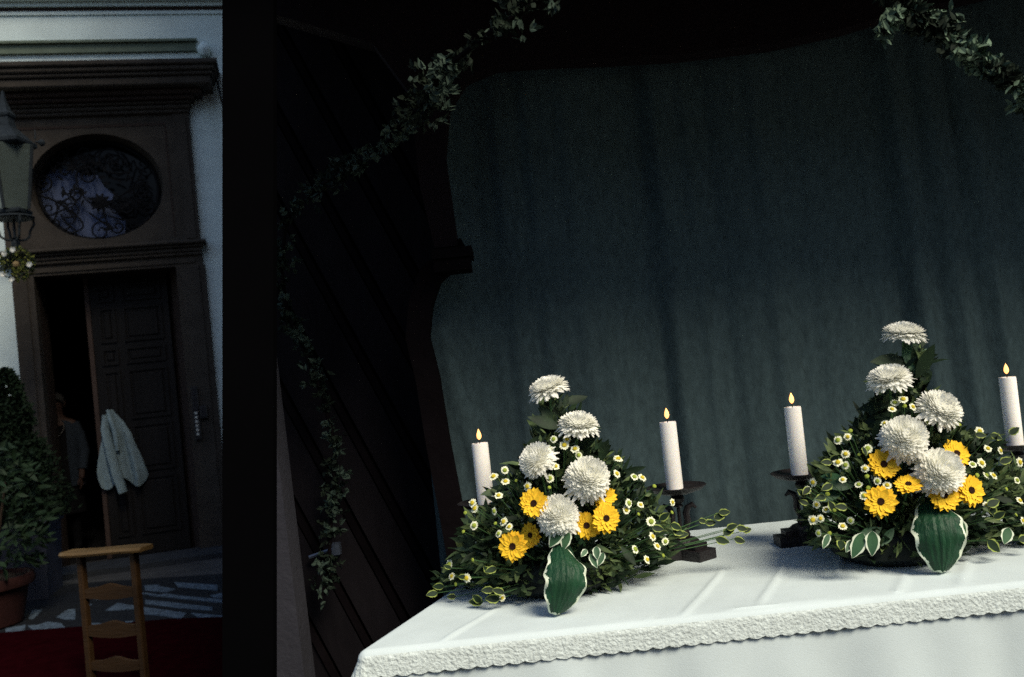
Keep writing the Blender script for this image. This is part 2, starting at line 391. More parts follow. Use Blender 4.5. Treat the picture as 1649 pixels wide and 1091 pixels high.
def spiral(cx, cz, r, turns, a0, sgn=1, tail=None, n=26):
    pts = []
    for i in range(n+1):
        t = i/n; rr = r*(.18 + .82*t); a = a0 + sgn*turns*2*pi*(t-1)
        pts.append((cx+rr*cos(a), .13, cz+rr*sin(a)))
    if tail:
        p = Vector(pts[-1]); d = (p-Vector(pts[-2])).normalized(); q = Vector((tail[0], .13, tail[1])); L = (q-p).length
        for i in range(1, 9):
            t = i/8; pts.append(tuple((1-t)**2*p + 2*t*(1-t)*(p+d*L*.5) + t*t*q))
    return pts
def ov(x, y):      # reading positions of the scrolls off the elevation, in door units
    return (OX + (x-158)/173., OZ + (302-y)/158. + (x-158)*.0006)
scrolls = [  # centre, radius, turns, start, direction, tail
 ((137,276), .105, 1.6, 3.4, 1, (150,330)), ((66,277), .09, 1.5, 4.6, -1, (105,318)), ((100,262), .085, 1.2, 3.2, 1, (80,250)),
 ((178,252), .115, 1.6, 3.6, 1, (208,280)), ((225,310), .095, 1.7, 1.6, -1, (185,318)), ((100,340), .15, 1.3, 5.2, 1, (70,300)),
 ((152,368), .11, 1.4, 0.4, -1, (135,335)), ((195,335), .10, 1.3, 2.2, 1, (150,330)), ((205,365), .08, 1.4, 5.2, 1, (165,345)),
 ((100,365), .075, 1.2, 1.2, 1, (90,330)), ((137,240), .07, 1.2, 3.6, 1, (165,235)), ((98,240), .08, 1.4, 2.6, -1, (120,262)),
 ((232,345), .07, 1.2, 2.0, 1, (215,320)), ((230,270), .07, 1.3, 3.0, -1, (200,295)), ((72,320), .08, 1.3, .6, 1, (100,312)),
 ((180,365), .07, 1.2, 3.4, -1, (160,340)), ((118,305), .075, 1.3, 1.0, -1, (95,300)), ((80,345), .06, 1.1, 4.0, 1, (105,352))]
mb = MB()
for (c, r, tn, a0, sg, tail) in scrolls:
    cx, cz = ov(*c); mb.tube(spiral(cx, cz, r, tn, a0, sg, ov(*tail)), .0095, 5)
random.seed(21)
for k in range(14):
    a = rnd(0, 2*pi); rr = sqrt(rnd(.1, .75)); cx, cz = OX+.55*rr*cos(a), OZ+.46*rr*sin(a); mb.tube(spiral(cx, cz, rnd(.05, .085), rnd(1, 1.6), rnd(0, 6), random.choice((-1, 1)), (cx+rnd(-.12, .12), cz+rnd(-.12, .12))), .008, 5)
for k in range(10):     # rosette in the middle
    a = 2*pi*k/10; cx, cz = ov(155, 322)
    leaf_into(mb, Vector((cx, .12, cz)), Vector((cos(a), 0, sin(a))), Vector((0, -1, 0)), .11, .045, .2)
for k in range(46):
    a = rnd(0, 2*pi); rr = sqrt(rnd(.02, .8)); b = rnd(0, 2*pi)
    if cos(a)*rr > .45 and rnd(0, 1) < .6: continue
    leaf_into(mb, Vector((OX+.55*rr*cos(a), .12, OZ+.47*rr*sin(a))), Vector((cos(b), 0, sin(b))), Vector((0, -1, 0)), rnd(.06, .11), rnd(.02, .04), rnd(-.3, .4))
P(mb, 'scroll_grille', M_ironW, True)
# doorbell plate on the right jamb
BX = DR+.055
mb = MB(); mb.box((BX-.02, -.10, 1.12), (BX+.045, -.071, 1.66), bev=.008); bell = P(mb, 'bell_plate', M_iron)
mb = MB(); mb.box((BX+.05, -.12, 1.33), (BX+.12, -.071, 1.46), bev=.01); P(mb, 'key_box', M_iron, par=bell)
for k in range(6):
    mb = MB(); mb.box((BX+.0, -.112, 1.17+.042*k), (BX+.026, -.101, 1.195+.042*k), bev=.003); P(mb, 'button', M_white, par=bell)

# ============================================================ JACKET on the door
def fpt(u, w, z): return F0 + FU*u + FN*w + Vector((0, 0, z))
JU, JZ, JW = .085, 1.545, -.26
_d = ray(178, 660); _o = F0+FN*JW; _t = (_o-CAM).dot(FN)/_d.dot(FN); JP = CAM+_d*_t
J = empty('hanging_jacket', JP, YAW); tag(J, 'pale blue-grey jacket hanging from a hook on the dark door leaf', 'jacket')
def jpx(x, y): return ((x-178)/158., -(y-660)/158.)
outl = [(660, 176, 182), (668, 171, 187), (680, 166, 196), (700, 163, 206), (720, 158, 211), (740, 153, 218), (757, 150, 222), (770, 151, 225), (778, 155, 222)]
mb = MB(); nu = 30
for side in (1, -1):
    rows_ = []
    for (y, xl, xr) in outl:
        t = (y-660)/120.
        row = []
        for k in range(nu+1):
            s = k/nu; x = xl+(xr-xl)*s + .07*(y-720)*.2
            fold = .028*sin(s*15+t*1.5)*min(1, t*2) + .014*sin(s*31+2)*t
            hem = (9*sin(s*9+.5) if y > 770 else 0)
            jx, jz = jpx(x, y+hem)
            row.append((jx, -(.05+.02*t)*sin(pi*s)*side - (fold if side > 0 else fold*.3), jz))
        rows_.append(row)
    vs = [p for r in rows_ for p in r]; R_ = len(rows_)
    fs = [(i*(nu+1)+k, i*(nu+1)+k+1, (i+1)*(nu+1)+k+1, (i+1)*(nu+1)+k) for i in range(R_-1) for k in range(nu)]
    mb.add(vs, fs)
mb.build('jacket_body', M_jacket, J, True)
for pts, r in (([(172, 668), (170, 690), (176, 730), (182, 765), (189, 793)], (.035, .05, .058, .056, .05)),):
    mb = MB(); ps = [Vector((jpx(x, y)[0], -.085 - .01*i, jpx(x, y)[1])) for i, (x, y) in enumerate(pts)]
    mb.tube(ps, list(r), 10, flat=.6); mb.build('sleeve', M_jacket, J, True)
mb = MB(); mb.tube([(-.02, -.05, .0), (.0, -.09, -.09), (.035, -.10, -.2), (.05, -.10, -.42)], [.012, .022, .026, .02], 8); mb.build('collar', M_jacket, J, True)
mb = MB(); mb.tube([(0, .05, .0), (0, -.03, -.01), (0, -.05, .03)], .008, 6); P_h = mb.build('hook', M_iron, J, True)

# ============================================================ PERSON in the doorway
def skin_mesh(name, verts, edges, radii, root, sub=2):
    me = bpy.data.meshes.new(name); me.from_pydata(verts, edges, [])
    o = bpy.data.objects.new(name, me); col.objects.link(o)
    md = o.modifiers.new('s', 'SKIN'); md.use_smooth_shade = True
    for i, r in enumerate(radii):
        q = me.skin_vertices[0].data[i]; q.radius = r if isinstance(r, tuple) else (r, r); q.use_root = (i == root)
    o.modifiers.new('u', 'SUBSURF').levels = sub
    dg = bpy.context.evaluated_depsgraph_get(); ev = o.evaluated_get(dg)
    m2 = bpy.data.meshes.new_from_object(ev); m2.name = name
    bpy.data.objects.remove(o); return m2
pw = aty(93, 690, 10.1); PX, PY = pw.x, pw.y
PR = empty('person', (PX, PY, .012), radians(12)); tag(PR, 'person in black dress, open blue-grey cardigan and silver necklace inside the dark doorway', 'person')
V = [(0,0,.98),(0,0,1.12),(0,0,1.30),(0,.01,1.42),(0,.0,1.50),(0,-.01,1.58),(0,-.015,1.67),
     (-.09,0,.92),(-.10,0,.50),(-.10,.02,.09),(-.11,-.14,.04),(.09,0,.92),(.10,0,.50),(.10,.02,.09),(.11,-.14,.04),
     (-.17,.0,1.40),(-.235,.02,1.12),(-.22,-.07,.88),(-.215,-.09,.79),(.17,.0,1.40),(.235,.02,1.12),(.22,-.07,.88),(.215,-.09,.79)]
E_ = [(0,1),(1,2),(2,3),(3,4),(4,5),(5,6),(0,7),(7,8),(8,9),(9,10),(0,11),(11,12),(12,13),(13,14),(3,15),(15,16),(16,17),(17,18),(3,19),(19,20),(20,21),(21,22)]
Rd = [(.15,.11),(.13,.10),(.15,.11),(.11,.08),(.055,.055),(.075,.085),(.075,.09),(.09,.09),(.06,.06),(.04,.045),(.045,.03),(.09,.09),(.06,.06),(.04,.045),(.045,.03),
      .055,.045,.035,.03,.055,.045,.035,.03]
bmz = skin_mesh('body', V, E_, Rd, 0)
bmz.materials.clear(); bmz.materials.append(M_skin); bmz.materials.append(M_dress)
for p in bmz.polygons:
    c = p.center; p.material_index = 1 if c.z < 1.40 and not (abs(c.x) > .195 and c.z < .93 and c.z > .7) else 0
link('body', bmz, PR)
mb = MB()   # dress skirt
n = 24
prof = [(.145, 1.12, .10), (.165, 1.0, .125), (.19, .8, .15), (.21, .55, .17), (.215, .45, .18)]
vs = [(a*cos(2*pi*k/n), b*sin(2*pi*k/n), z) for a, z, b in prof for k in range(n)]
fs = [(i*n+k, i*n+(k+1) % n, (i+1)*n+(k+1) % n, (i+1)*n+k) for i in range(len(prof)-1) for k in range(n)]
mb.add(vs, fs); mb.build('dress', M_dress, PR, True)
mb = MB()   # cardigan: open front
prof = [(.10, 1.455, .075), (.17, 1.42, .10), (.205, 1.33, .13), (.20, 1.12, .14), (.215, .95, .15), (.235, .74, .16)]
m_ = 22; vs = []; fs = []
for a, z, b in prof:
    for k in range(m_+1):
        g_ = -pi/2 + .55 + (2*pi-1.1)*k/m_; vs.append((a*cos(g_), b*sin(g_), z))
for i in range(len(prof)-1):
    for k in range(m_): fs.append((i*(m_+1)+k, i*(m_+1)+k+1, (i+1)*(m_+1)+k+1, (i+1)*(m_+1)+k))
mb.add(vs, fs)
for sx in (-1, 1): mb.tube([(sx*.15, 0, 1.40), (sx*.20, .0, 1.28), (sx*.238, .02, 1.10), (sx*.225, -.06, .90)], [.07, .066, .058, .05], 10)
mb.build('cardigan', M_cardi, PR, True)
mb = MB()   # hair
vs = []; fs = []; n = 16
for i in range(9):
    th = i/8*pi*.62
    for k in range(n):
        a = 2*pi*k/n; fr = max(0, -sin(a)); tt = th*(1-.42*fr)
        vs.append((.092*sin(tt)*cos(a), .105*sin(tt)*sin(a)+.01, 1.645+.115*cos(tt)))
for i in range(8):
    for k in range(n): fs.append((i*n+k, i*n+(k+1) % n, (i+1)*n+(k+1) % n, (i+1)*n+k))
mb.add(vs, fs); mb.build('hair', M_hair, PR, True)
for sx in (-1, 1):
    mb = MB(); mb.lathe([(0, -.009), (.009, 0), (0, .009)], 8, (sx*.03, -.098, 1.645)); mb.build('eye', M_black, PR, True)
mb = MB(); mb.tube([(0, -.09, 1.65), (0, -.115, 1.61), (0, -.10, 1.60)], [.008, .014, .008], 6); mb.build('nose', M_skin, PR, True)
mb = MB(); mb.tube([(-.025, -.092, 1.572), (0, -.102, 1.57), (.025, -.092, 1.572)], [.003, .007, .003], 6); mb.build('mouth', mat('lips', (.22, .08, .07), .6), PR, True)
for sx in (-1, 1):
    mb = MB(); mb.tube([(sx*.085, 0, 1.66), (sx*.092, .005, 1.63), (sx*.082, 0, 1.60)], [.008, .012, .006], 6); mb.build('ear', M_skin, PR, True)
    h = MB(); b_ = Vector((sx*.215, -.09, .80))
    for f_ in range(4): h.tube([b_+Vector((0, -.03+.02*f_, 0)), b_+Vector((0, -.035+.022*f_, -.06)), b_+Vector((-sx*.012, -.035+.022*f_, -.10-.008*(f_ in (1, 2))))], [.010, .009, .007], 6)
    h.tube([b_+Vector((-sx*.01, -.04, .01)), b_+Vector((-sx*.02, -.06, -.03)), b_+Vector((-sx*.02, -.06, -.055))], [.011, .010, .008], 6)
    h.build('fingers', M_skin, PR, True)
mb = MB()
mb.tube([(.085*cos(a), -.075-.06*max(0, -sin(a)), 1.40+.13*min(0, sin(a))*1.0) for a in [pi*(1+k/14) for k in range(15)]], .0035, 5); mb.build('necklace', M_chain, PR, True)

# ============================================================ KNEELER
kp = onz(228, 1073, 0); kl = onz(148, 1106, 0)
kd = (kp-kl); kd.z = 0; kw = kd.length; kc = (kp+kl)/2
kc = aty(171, 885, 5.0); kw = .345
K = empty('kneeler', (kc.x, kc.y, .018), radians(-17)); tag(K, 'orange-brown wooden prayer kneeler with flat top rail on the red carpet', 'kneeler')
hw = kw/2; ztop = kc.z-.018-.02
for sx in (-1, 1):
    mb = MB(); mb.box((sx*hw-.018, -.018, 0), (sx*hw+.018, .018, ztop), bev=.006); mb.build('post', M_wood, K)
mb = MB()
vs = []; n_ = 16
for (yy, zz) in ((-.06, 0), (-.065, .012), (-.05, .026), (.07, .026), (.08, .012), (.07, 0)):
    for k in range(n_+1):
        x = -hw-.10+(2*hw+.18)*k/n_; vs.append((x, yy*(1-.25*(k in (0, n_))), ztop+zz*.9+.004*sin(x*9)))
fs = [(i*(n_+1)+k, i*(n_+1)+k+1, ((i+1) % 6)*(n_+1)+k+1, ((i+1) % 6)*(n_+1)+k) for i in range(6) for k in range(n_)]
fs += [tuple(i*(n_+1) for i in range(6)), tuple(i*(n_+1)+n_ for i in range(5, -1, -1))]
mb.add(vs, fs); mb.build('top_rail', mat('pale_rail_wood', (.14, .085, .032), .5, .3, 8, .3, 60, stretch=(.4, 2, 2)), K, True)  # rail in a paler wood colour than the posts
for zc, hgt in ((.515, .05), (.315, .055), (.13, .045)):
    mb = MB(); n_ = 18; poly = []
    for k in range(n_+1):
        s = k/n_; poly.append((-hw+.02+(2*hw-.04)*s, zc-hgt/2-.012*sin(pi*s)))
    for k in range(n_, -1, -1):
        s = k/n_; poly.append((-hw+.02+(2*hw-.04)*s, zc+hgt/2+.022*exp(-((s-.5)/.22)**2)))
    mb.prism(poly, -.012, .012); mb.build('slat', M_wood, K)
mb = MB(); mb.box((-hw+.02, .013, .09), (hw-.045, .075, .115)); mb.build('kneeling_board', M_wood, K)

# ============================================================ PLANTS at the left
def leaf_cloud(mb, fn, n, L, Wd, up=.2, out=None):
    for _ in range(n):
        p, o_ = fn(); d = (rdir(up) + o_*1.0).normalized()
        leaf_into(mb, p, d, rdir(.8)-Vector((0, .4, 0)), rnd(*L), rnd(*Wd), rnd(0, .4))
BXC = aty(38, 900, 8.0); BXC.z = 0
B = empty('potted_boxwood', (BXC.x-.03, BXC.y, 0), YAW); tag(B, 'conical dark boxwood in a dark square planter beside the doorway', 'potted plant')
mb = MB(); mb.lathe([(.36, 0), (.40, .60), (.43, .60), (.43, .66), (.38, .66), (.38, .62)], 4); mb.build('planter', M_planter, B)
mb = MB(); mb.tube([(0, 0, .6), (.01, 0, 1.2), (0, 0, 1.75)], [.03, .02, .008], 8); mb.build('trunk', M_bark, B)
mb = MB()
def boxf():
    t = rnd(0, 1)**1.3; z = .66+1.28*t; R_ = (.40*(1-t)**.8+.03)*(1+.28*nz(z*4, 3)+.15*rnd(-1, 1)); a = rnd(0, 2*pi); R_ *= sqrt(rnd(.45, 1.))
    x = R_*cos(a); y = R_*sin(a); k = 1+.25*nz(x*7, y*7, z*7)
    return Vector((x*k-.04*(1-t), y*k, z)), Vector((cos(a), sin(a), .4))
leaf_cloud(mb, boxf, 8500, (.03, .055), (.02, .034), .3)
mb.lathe([(.26, .67), (.27, .9), (.19, 1.3), (.08, 1.65), (.0, 1.8)], 14, (-.02, 0, 0))
tag(mb.build('foliage', M_box, B), kind='stuff')
PC = aty(-22, 985, 6.95)
T = empty('potted_laurel', (PC.x, PC.y, 0)); tag(T, 'leafy green laurel bush in a round terracotta pot at left', 'potted plant')
mb = MB(); mb.lathe([(.24, .018), (.30, .29), (.335, .29), (.345, .33), (.335, .365), (.31, .365), (.30, .33)], 36); pot = mb.build('pot', M_terra, T, True)
mb = MB(); mb.lathe([(.30, .325), (.28, .34), (.1, .35), (0, .35)], 24); mb.build('soil', M_soil, T)
mb = MB()
for k in range(7):
    a = k*.9; mb.tube([(.04*cos(a), .04*sin(a), .34), (.14*cos(a), .14*sin(a), .7), (.22*cos(a), .2*sin(a), 1.05)], [.012, .009, .004], 6)
mb.build('stem', M_bark, T)
mb = MB()
def lauf():
    z = rnd(.42, 1.32); t = (z-.42)/.9; R_ = (.20+.20*sin(pi*min(1, .12+t*.95)))*(1+.3*nz(z*5, 9)); a = rnd(0, 2*pi); R_ *= sqrt(rnd(.25, 1.1))
    x = R_*cos(a)+.06; y = R_*sin(a)
    return Vector((x, y, z)), Vector((cos(a), sin(a), .1))
leaf_cloud(mb, lauf, 900, (.07, .13), (.026, .045), .2)
tag(mb.build('foliage', M_laurel, T, True), kind='stuff')

# ============================================================ LANTERN and WREATH
LY = 7.6
lc = aty(21, 345, LY)
LA = empty('lantern', lc, radians(0)); tag(LA, 'black iron lantern with frosted panes hanging left of the oval window', 'lantern')
h0, h1, h2 = .03, .56, .60           # glass bottom, top, eave
rb, rt = .135, .205
cs = lambda r, a: (r*cos(a), r*sin(a))
for k in range(4):
    a = -pi/2+k*pi/2; b = a+pi/2
    (x0, y0), (x1, y1) = cs(rb, a), cs(rb, b); (x2, y2), (x3, y3) = cs(rt, b), cs(rt, a)
    mb = MB(); mb.add([(x0, y0, h0), (x1, y1, h0), (x2, y2, h1), (x3, y3, h1)], [(0, 1, 2, 3)]); mb.build('glass_pane', M_glassL, LA)
    mb = MB(); mb.tube([(x0, y0, h0), (x3, y3, h1)], .014, 6); mb.build('corner_bar', M_ironL, LA)
mb = MB(); mb.lathe([(.13, -.01), (.15, 0), (.155, .02), (.14, .035)], 4); mb.lathe([(.145, -.045), (.16, -.035), (.145, -.02)], 20); mb.build('bottom_ring', M_ironL, LA)
mb = MB(); mb.lathe([(.21, .555), (.235, .57), (.235, .60), (.20, .62), (.16, .66), (.12, .69), (.105, .71), (.085, .72), (.07, .80), (.085, .81), (.09, .83), (.06, .86), (.03, .93), (.012, 1.02), (0, 1.03)], 4)
mb.build('roof', M_ironL, LA)
for k in range(4):
    a = -pi/2+k*pi/2; x, y = cs(.235, a); mb = MB(); mb.tube([(x, y, .60), (x*1.02, y*1.02, .68)], [.009, .003], 5)
    mb.lathe([(0, -.035), (.022, -.02), (.028, 0), (.018, .02), (0, .03)], 10, (x*1.22, y*1.22, .565)); mb.tube([(x, y, .575), (x*1.22, y*1.22, .57)], .008, 5); mb.build('finial', M_ironL, LA)
for k in range(4):
    a = -pi/4+k*pi/2; pts = []
    for r, z in ((.15, -.03), (.155, -.08), (.12, -.14), (.11, -.19), (.075, -.215), (.02, -.22)): x, y = cs(r, a); pts.append((x, y, z))
    mb = MB(); mb.tube(pts, .010, 6); mb.build('cage_arm', M_ironL, LA)
mb = MB(); mb.tube([(0, 0, -.03), (0, 0, -.25)], .012, 6); mb.lathe([(0, -.30), (.03, -.27), (.035, -.24), (.02, -.215), (.04, -.20), (0, -.19)], 12); mb.build('stem', M_ironL, LA)
wl = (F0+FU*(-1.4)+Vector((0, 0, 2.9)))-lc
mb = MB(); mb.tube([(0, 0, -.25), (-.08, .05, -.29), (-.2, .15, -.34), (-.36, .5, -.35), (wl.x, wl.y, wl.z)], [.016, .018, .018, .018, .022], 8); mb.build('bracket', M_ironL, LA)
wc = aty(27, 426, LY-.05)
WR = empty('hanging_wreath', wc); tag(WR, 'small round wreath with white flowers hanging beneath the lantern', 'wreath')
mb = MB(); ma = MB()
for k in range(800):
    a = rnd(0, 2*pi); b = rnd(0, 2*pi); R_ = .092+.038*cos(b)*sqrt(rnd(.3, 1)); p = Vector((R_*cos(a), .038*sin(b), R_*sin(a)))
    o_ = Vector((cos(a)*cos(b), sin(b), sin(a)*cos(b)))
    leaf_into(mb if rnd(0, 1) < .5 else ma, p, (o_+rdir()*.8), rdir()-Vector((0, 1, 0)), rnd(.02, .038), rnd(.009, .016), rnd(0, .5))
tag(mb.build('leaves', M_wy, WR), kind='stuff'); tag(ma.build('dark_leaves', M_leafD, WR), kind='stuff')
for (x, y) in ((28, 404), (52, 432), (22, 450), (9, 440), (14, 408)):
    mb = MB(); c = Vector(((x-27)/195., -.045, -(y-426)/195.+(x-27)*.0004))
    for k in range(14):
        a = k*2.4; leaf_into(mb, c, Vector((cos(a), -.5-.05*k, sin(a))), Vector((0, -1, 0)), .026, .02, .3)
    mb.build('flower', M_mum, WR)
mb = MB(); mb.lathe([(0, -.03), (.022, -.018), (.028, 0), (.02, .02), (0, .028)], 12, (0, -.01, 0)); mb.tube([(0, 0, .02), (0, 0, .105)], .003, 5); mb.build('bow', M_wt, WR)
mb = MB(); mb.tube([(0, 0, .10), (-.01, .02, .16), tuple(Vector(lc)+Vector((0, 0, -.29))-wc)], .0025, 5); mb.build('string', M_iron, WR)

# ============================================================ ADDED BLACK BOARD standing in for the dark gap between two frames
def lerpz(a, b, z): t = (z-a.z)/(b.z-a.z); return a+(b-a)*t
PY0 = 1.95
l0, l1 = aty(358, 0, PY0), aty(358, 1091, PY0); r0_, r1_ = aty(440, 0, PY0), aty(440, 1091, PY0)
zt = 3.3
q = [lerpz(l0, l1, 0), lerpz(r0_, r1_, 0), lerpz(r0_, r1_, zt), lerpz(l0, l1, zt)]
mb = MB(); mb.prism([(p.x, p.z) for p in q], PY0, PY0+.03); po = mb.build('frame_gap_board', M_gap)
tag(po, 'tall plain black board added to fill the dark gap between the doorway view and the altar', 'board')

# ============================================================ STONE JAMB
SY = 2.55
e0, e1 = aty(445, 716, SY), aty(490, 1091, SY)
a0, a1 = lerpz(e0, e1, 0), lerpz(e0, e1, 1.72)
k0, k1 = aty(400, 0, SY), aty(400, 1091, SY); k0, k1 = lerpz(k0, k1, 1.72), lerpz(k0, k1, 0)
mb = MB(); mb.prism([(k1.x, 0), (a0.x, 0), (a1.x, 1.72), (k0.x, 1.72)], SY, SY+.12); o = mb.build('stone_jamb', M_jamb)
tag(o, 'grey plastered stone jamb narrowing upward at the left side of the wooden gate', 'jamb')

# ============================================================ GATE with diagonal boards
GY = 2.97
G = empty('wooden_gate', (-.55, GY, 0)); tag(G, 'dark wooden gate leaf of diagonal boards standing open left of the altar', 'gate')
gx0, gx1, gz0, gz1 = -1.05, -.17, .03, 3.1
def gput(mb, name, M, par=G):
    o = mb.build(name, M); o.parent = par; o.matrix_parent_inverse = par.matrix_world.inverted(); return o
g0, g1 = aty(402, 0, GY), aty(402, 1091, GY); gl0, gl1 = lerpz(g0, g1, gz0), lerpz(g0, g1, gz1); gsl = (gl1.x-gl0.x)/(gz1-gz0)
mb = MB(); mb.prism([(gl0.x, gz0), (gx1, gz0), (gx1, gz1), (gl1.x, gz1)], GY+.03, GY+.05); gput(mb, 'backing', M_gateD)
A_, B_ = aty(494, 400, GY), aty(640, 668, GY); dd = Vector((B_.x-A_.x, 0, B_.z-A_.z)).normalized(); nn = Vector((-dd.z, 0, dd.x))
if nn.x < 0: nn = -nn
def clip(poly, ax, lim, keep_less):
    out = []
    for i in range(len(poly)):
        p, q_ = poly[i], poly[(i+1) % len(poly)]
        ip = (p[ax] <= lim) == keep_less; iq = (q_[ax] <= lim) == keep_less
        if ip: out.append(p)
        if ip != iq:
            t = (lim-p[ax])/(q_[ax]-p[ax]); out.append((p[0]+(q_[0]-p[0])*t, p[1]+(q_[1]-p[1])*t))
    return out
bw = .138
for k in range(-12, 16):
    base = A_+nn*(bw*k)
    for (w0, w1, yo, nm) in ((.006, bw-.030, 0., 'gate_board'), (bw-.024, bw-.004, -.006, 'gate_batten')):
        c = [base+nn*w0-dd*5, base+nn*w0+dd*5, base+nn*w1+dd*5, base+nn*w1-dd*5]
        poly = clip([(p.x-gsl*(p.z-gz0), p.z) for p in c], 0, gl0.x+.01, False)
        if not poly: continue
        poly = [(x+gsl*(z-gz0), z) for x, z in poly]
        for ax, lim, kl in ((0, gx1-.03, True), (1, gz0+.01, False), (1, gz1-.01, True)):
            poly = clip(poly, ax, lim, kl)
            if not poly: break
        if len(poly) < 3: continue
        mb = MB(); n = len(poly); cx = sum(p[0] for p in poly)/n; cz = sum(p[1] for p in poly)/n
        mb.prism(poly, GY+yo+rnd(-.003, .003), GY+.03)
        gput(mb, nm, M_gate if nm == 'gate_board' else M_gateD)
# curved timber stile on the free edge
sp = [(752, 402), (722, 420), (694, 446), (679, 490), (674, 545), (690, 610), (706, 710), (727, 820), (757, 990), (775, 1100)]
mb = MB(); pts = [aty(x, y, 2.74) for x, y in sp]; L_ = []; R__ = []
for i, p in enumerate(pts):
    t = (pts[min(i+1, len(pts)-1)]-pts[max(i-1, 0)]).normalized(); s_ = Vector((-t.z, 0, t.x)); L_.append(p-s_*.034); R__.append(p+s_*.034)
for i in range(len(pts)-1):
    mb.prism([(p.x, p.z) for p in (L_[i], L_[i+1], R__[i+1], R__[i])], 2.70, 2.765)
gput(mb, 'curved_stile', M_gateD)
mb = MB(); a, b = aty(498, 898, GY-.03), aty(537, 884, GY-.03); mb.tube([a, b], .006, 6); mb.box((b.x-.005, GY-.035, b.z-.02), (b.x+.02, GY-.005, b.z+.015)); gput(mb, 'latch_bar', mat('grey_steel', (.10, .12, .16), .4, .2, 10, metal=.6))

# ============================================================ DARK ARCH, SOFFIT, ALCOVE
AR = empty('stone_arch', (.6, 2.7, 0)); tag(AR, 'dark stone arch with deep soffit over the altar and curtain', 'arch')
def aput(mb, name, M): 
    o = mb.build(name, M); o.parent = AR; o.matrix_parent_inverse = AR.matrix_world.inverted(); return o
ap = [(1900, -90), (1649, -25), (1430, 25), (1370, 43), (1250, 69), (1100, 87), (980, 94), (870, 98), (800, 104), (750, 125), (722, 170), (716, 250), (737, 396), (700, 400), (676, 300), (660, 150), (600, 70), (430, 20), (300, -150), (300, -420), (1900, -520)]
poly = [aty(x, y, 2.68) for x, y in ap]
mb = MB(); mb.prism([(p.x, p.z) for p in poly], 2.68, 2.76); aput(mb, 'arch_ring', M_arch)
mb = MB(); a, b = aty(700, 440, 2.66), aty(755, 398, 2.66)
mb.box((a.x, 2.64, a.z), (b.x, 2.76, b.z-.03)); mb.box((a.x-.0, 2.63, b.z-.028), (b.x+.008, 2.77, b.z)); aput(mb, 'impost', M_gateD)
mb = MB(); mb.box((-.62, 1.85, 2.72), (3.9, 3.1, 2.9)); mb.box((-.62, 1.80, 2.52), (3.9, 1.85, 2.90)); aput(mb, 'soffit_and_added_shade_board', M_arch)  # slab, plus a front board added out of view to shade the curtain
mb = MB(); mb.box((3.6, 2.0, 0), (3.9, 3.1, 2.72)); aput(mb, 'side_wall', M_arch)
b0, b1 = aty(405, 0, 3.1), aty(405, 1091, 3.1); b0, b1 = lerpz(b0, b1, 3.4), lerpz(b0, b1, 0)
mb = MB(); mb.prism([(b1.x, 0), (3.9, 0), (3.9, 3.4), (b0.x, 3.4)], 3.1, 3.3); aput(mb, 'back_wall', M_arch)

mb = MB(); mb.box((-.76, 3.31, 0), (9, 8.2, 13)); mb.box((-.76, 2.75, 3.41), (9, 3.309, 13)); ch = mb.build('sun_blocker', M_arch); tag(ch, 'tall dark unseen wall mass added behind and above the altar arch to shade the house', 'building')  # out-of-view mass added to keep the sun off the house front
# ============================================================ CURTAIN
mb = MB(); nx, nzv = 560, 46; cx0, cx1 = -.30, 3.4
CK = [(640, 2.83), (700, 2.80), (765, 2.835), (840, 2.80), (925, 2.775), (1051, 2.845), (1078, 2.80), (1145, 2.805), (1232, 2.765), (1310, 2.795), (1436, 2.85), (1466, 2.79), (1500, 2.83), (1528, 2.79), (1560, 2.84), (1590, 2.79), (1630, 2.84), (1670, 2.79), (1750, 2.84), (1800, 2.79), (2400, 2.83)]
CK = [(aty(px_, 420, 2.83).x, y_) for px_, y_ in CK]
def curt(x, z):
    s = x+.03*(z-1.9)*max(0, min(1, (x-.7)/.6))
    y = CK[-1][1]
    for (a, ya), (b, yb) in zip(CK, CK[1:]):
        if s < b:
            t = max(0, (s-a)/(b-a)); t = t*t*(3-2*t)*.5+t*.5; y = ya+(yb-ya)*t; break
    lx = -.215+.17*max(0, (1.62-z)); pull = .018*exp(-((x-lx)/.022)**2)*(1 if z < 1.65 else 0)*min(1, max(0, (1.65-z)*4))
    return 2.81+(y-2.81)*.68 - pull - .0030*sin(x*46+5*nz(x*3, 1)) - .0012*sin(x*120+5*nz(x*5, 3)) - .010*nz(x*2, z*.4)
vs = []
for j in range(nzv+1):
    z = .02+2.74*j/nzv
    for i in range(nx+1):
        c_ = -.285+.12*max(0, min(1, (z-1.66)/.2)); x = c_+(cx1-c_)*i/nx; vs.append((x, curt(x, z), z))
fs = [(j*(nx+1)+i, j*(nx+1)+i+1, (j+1)*(nx+1)+i+1, (j+1)*(nx+1)+i) for j in range(nzv) for i in range(nx)]
mb.add(vs, fs); cu = mb.build('curtain', M_curt, None, True); tag(cu, 'dark grey cloth curtain hanging in loose folds behind the altar', 'curtain')

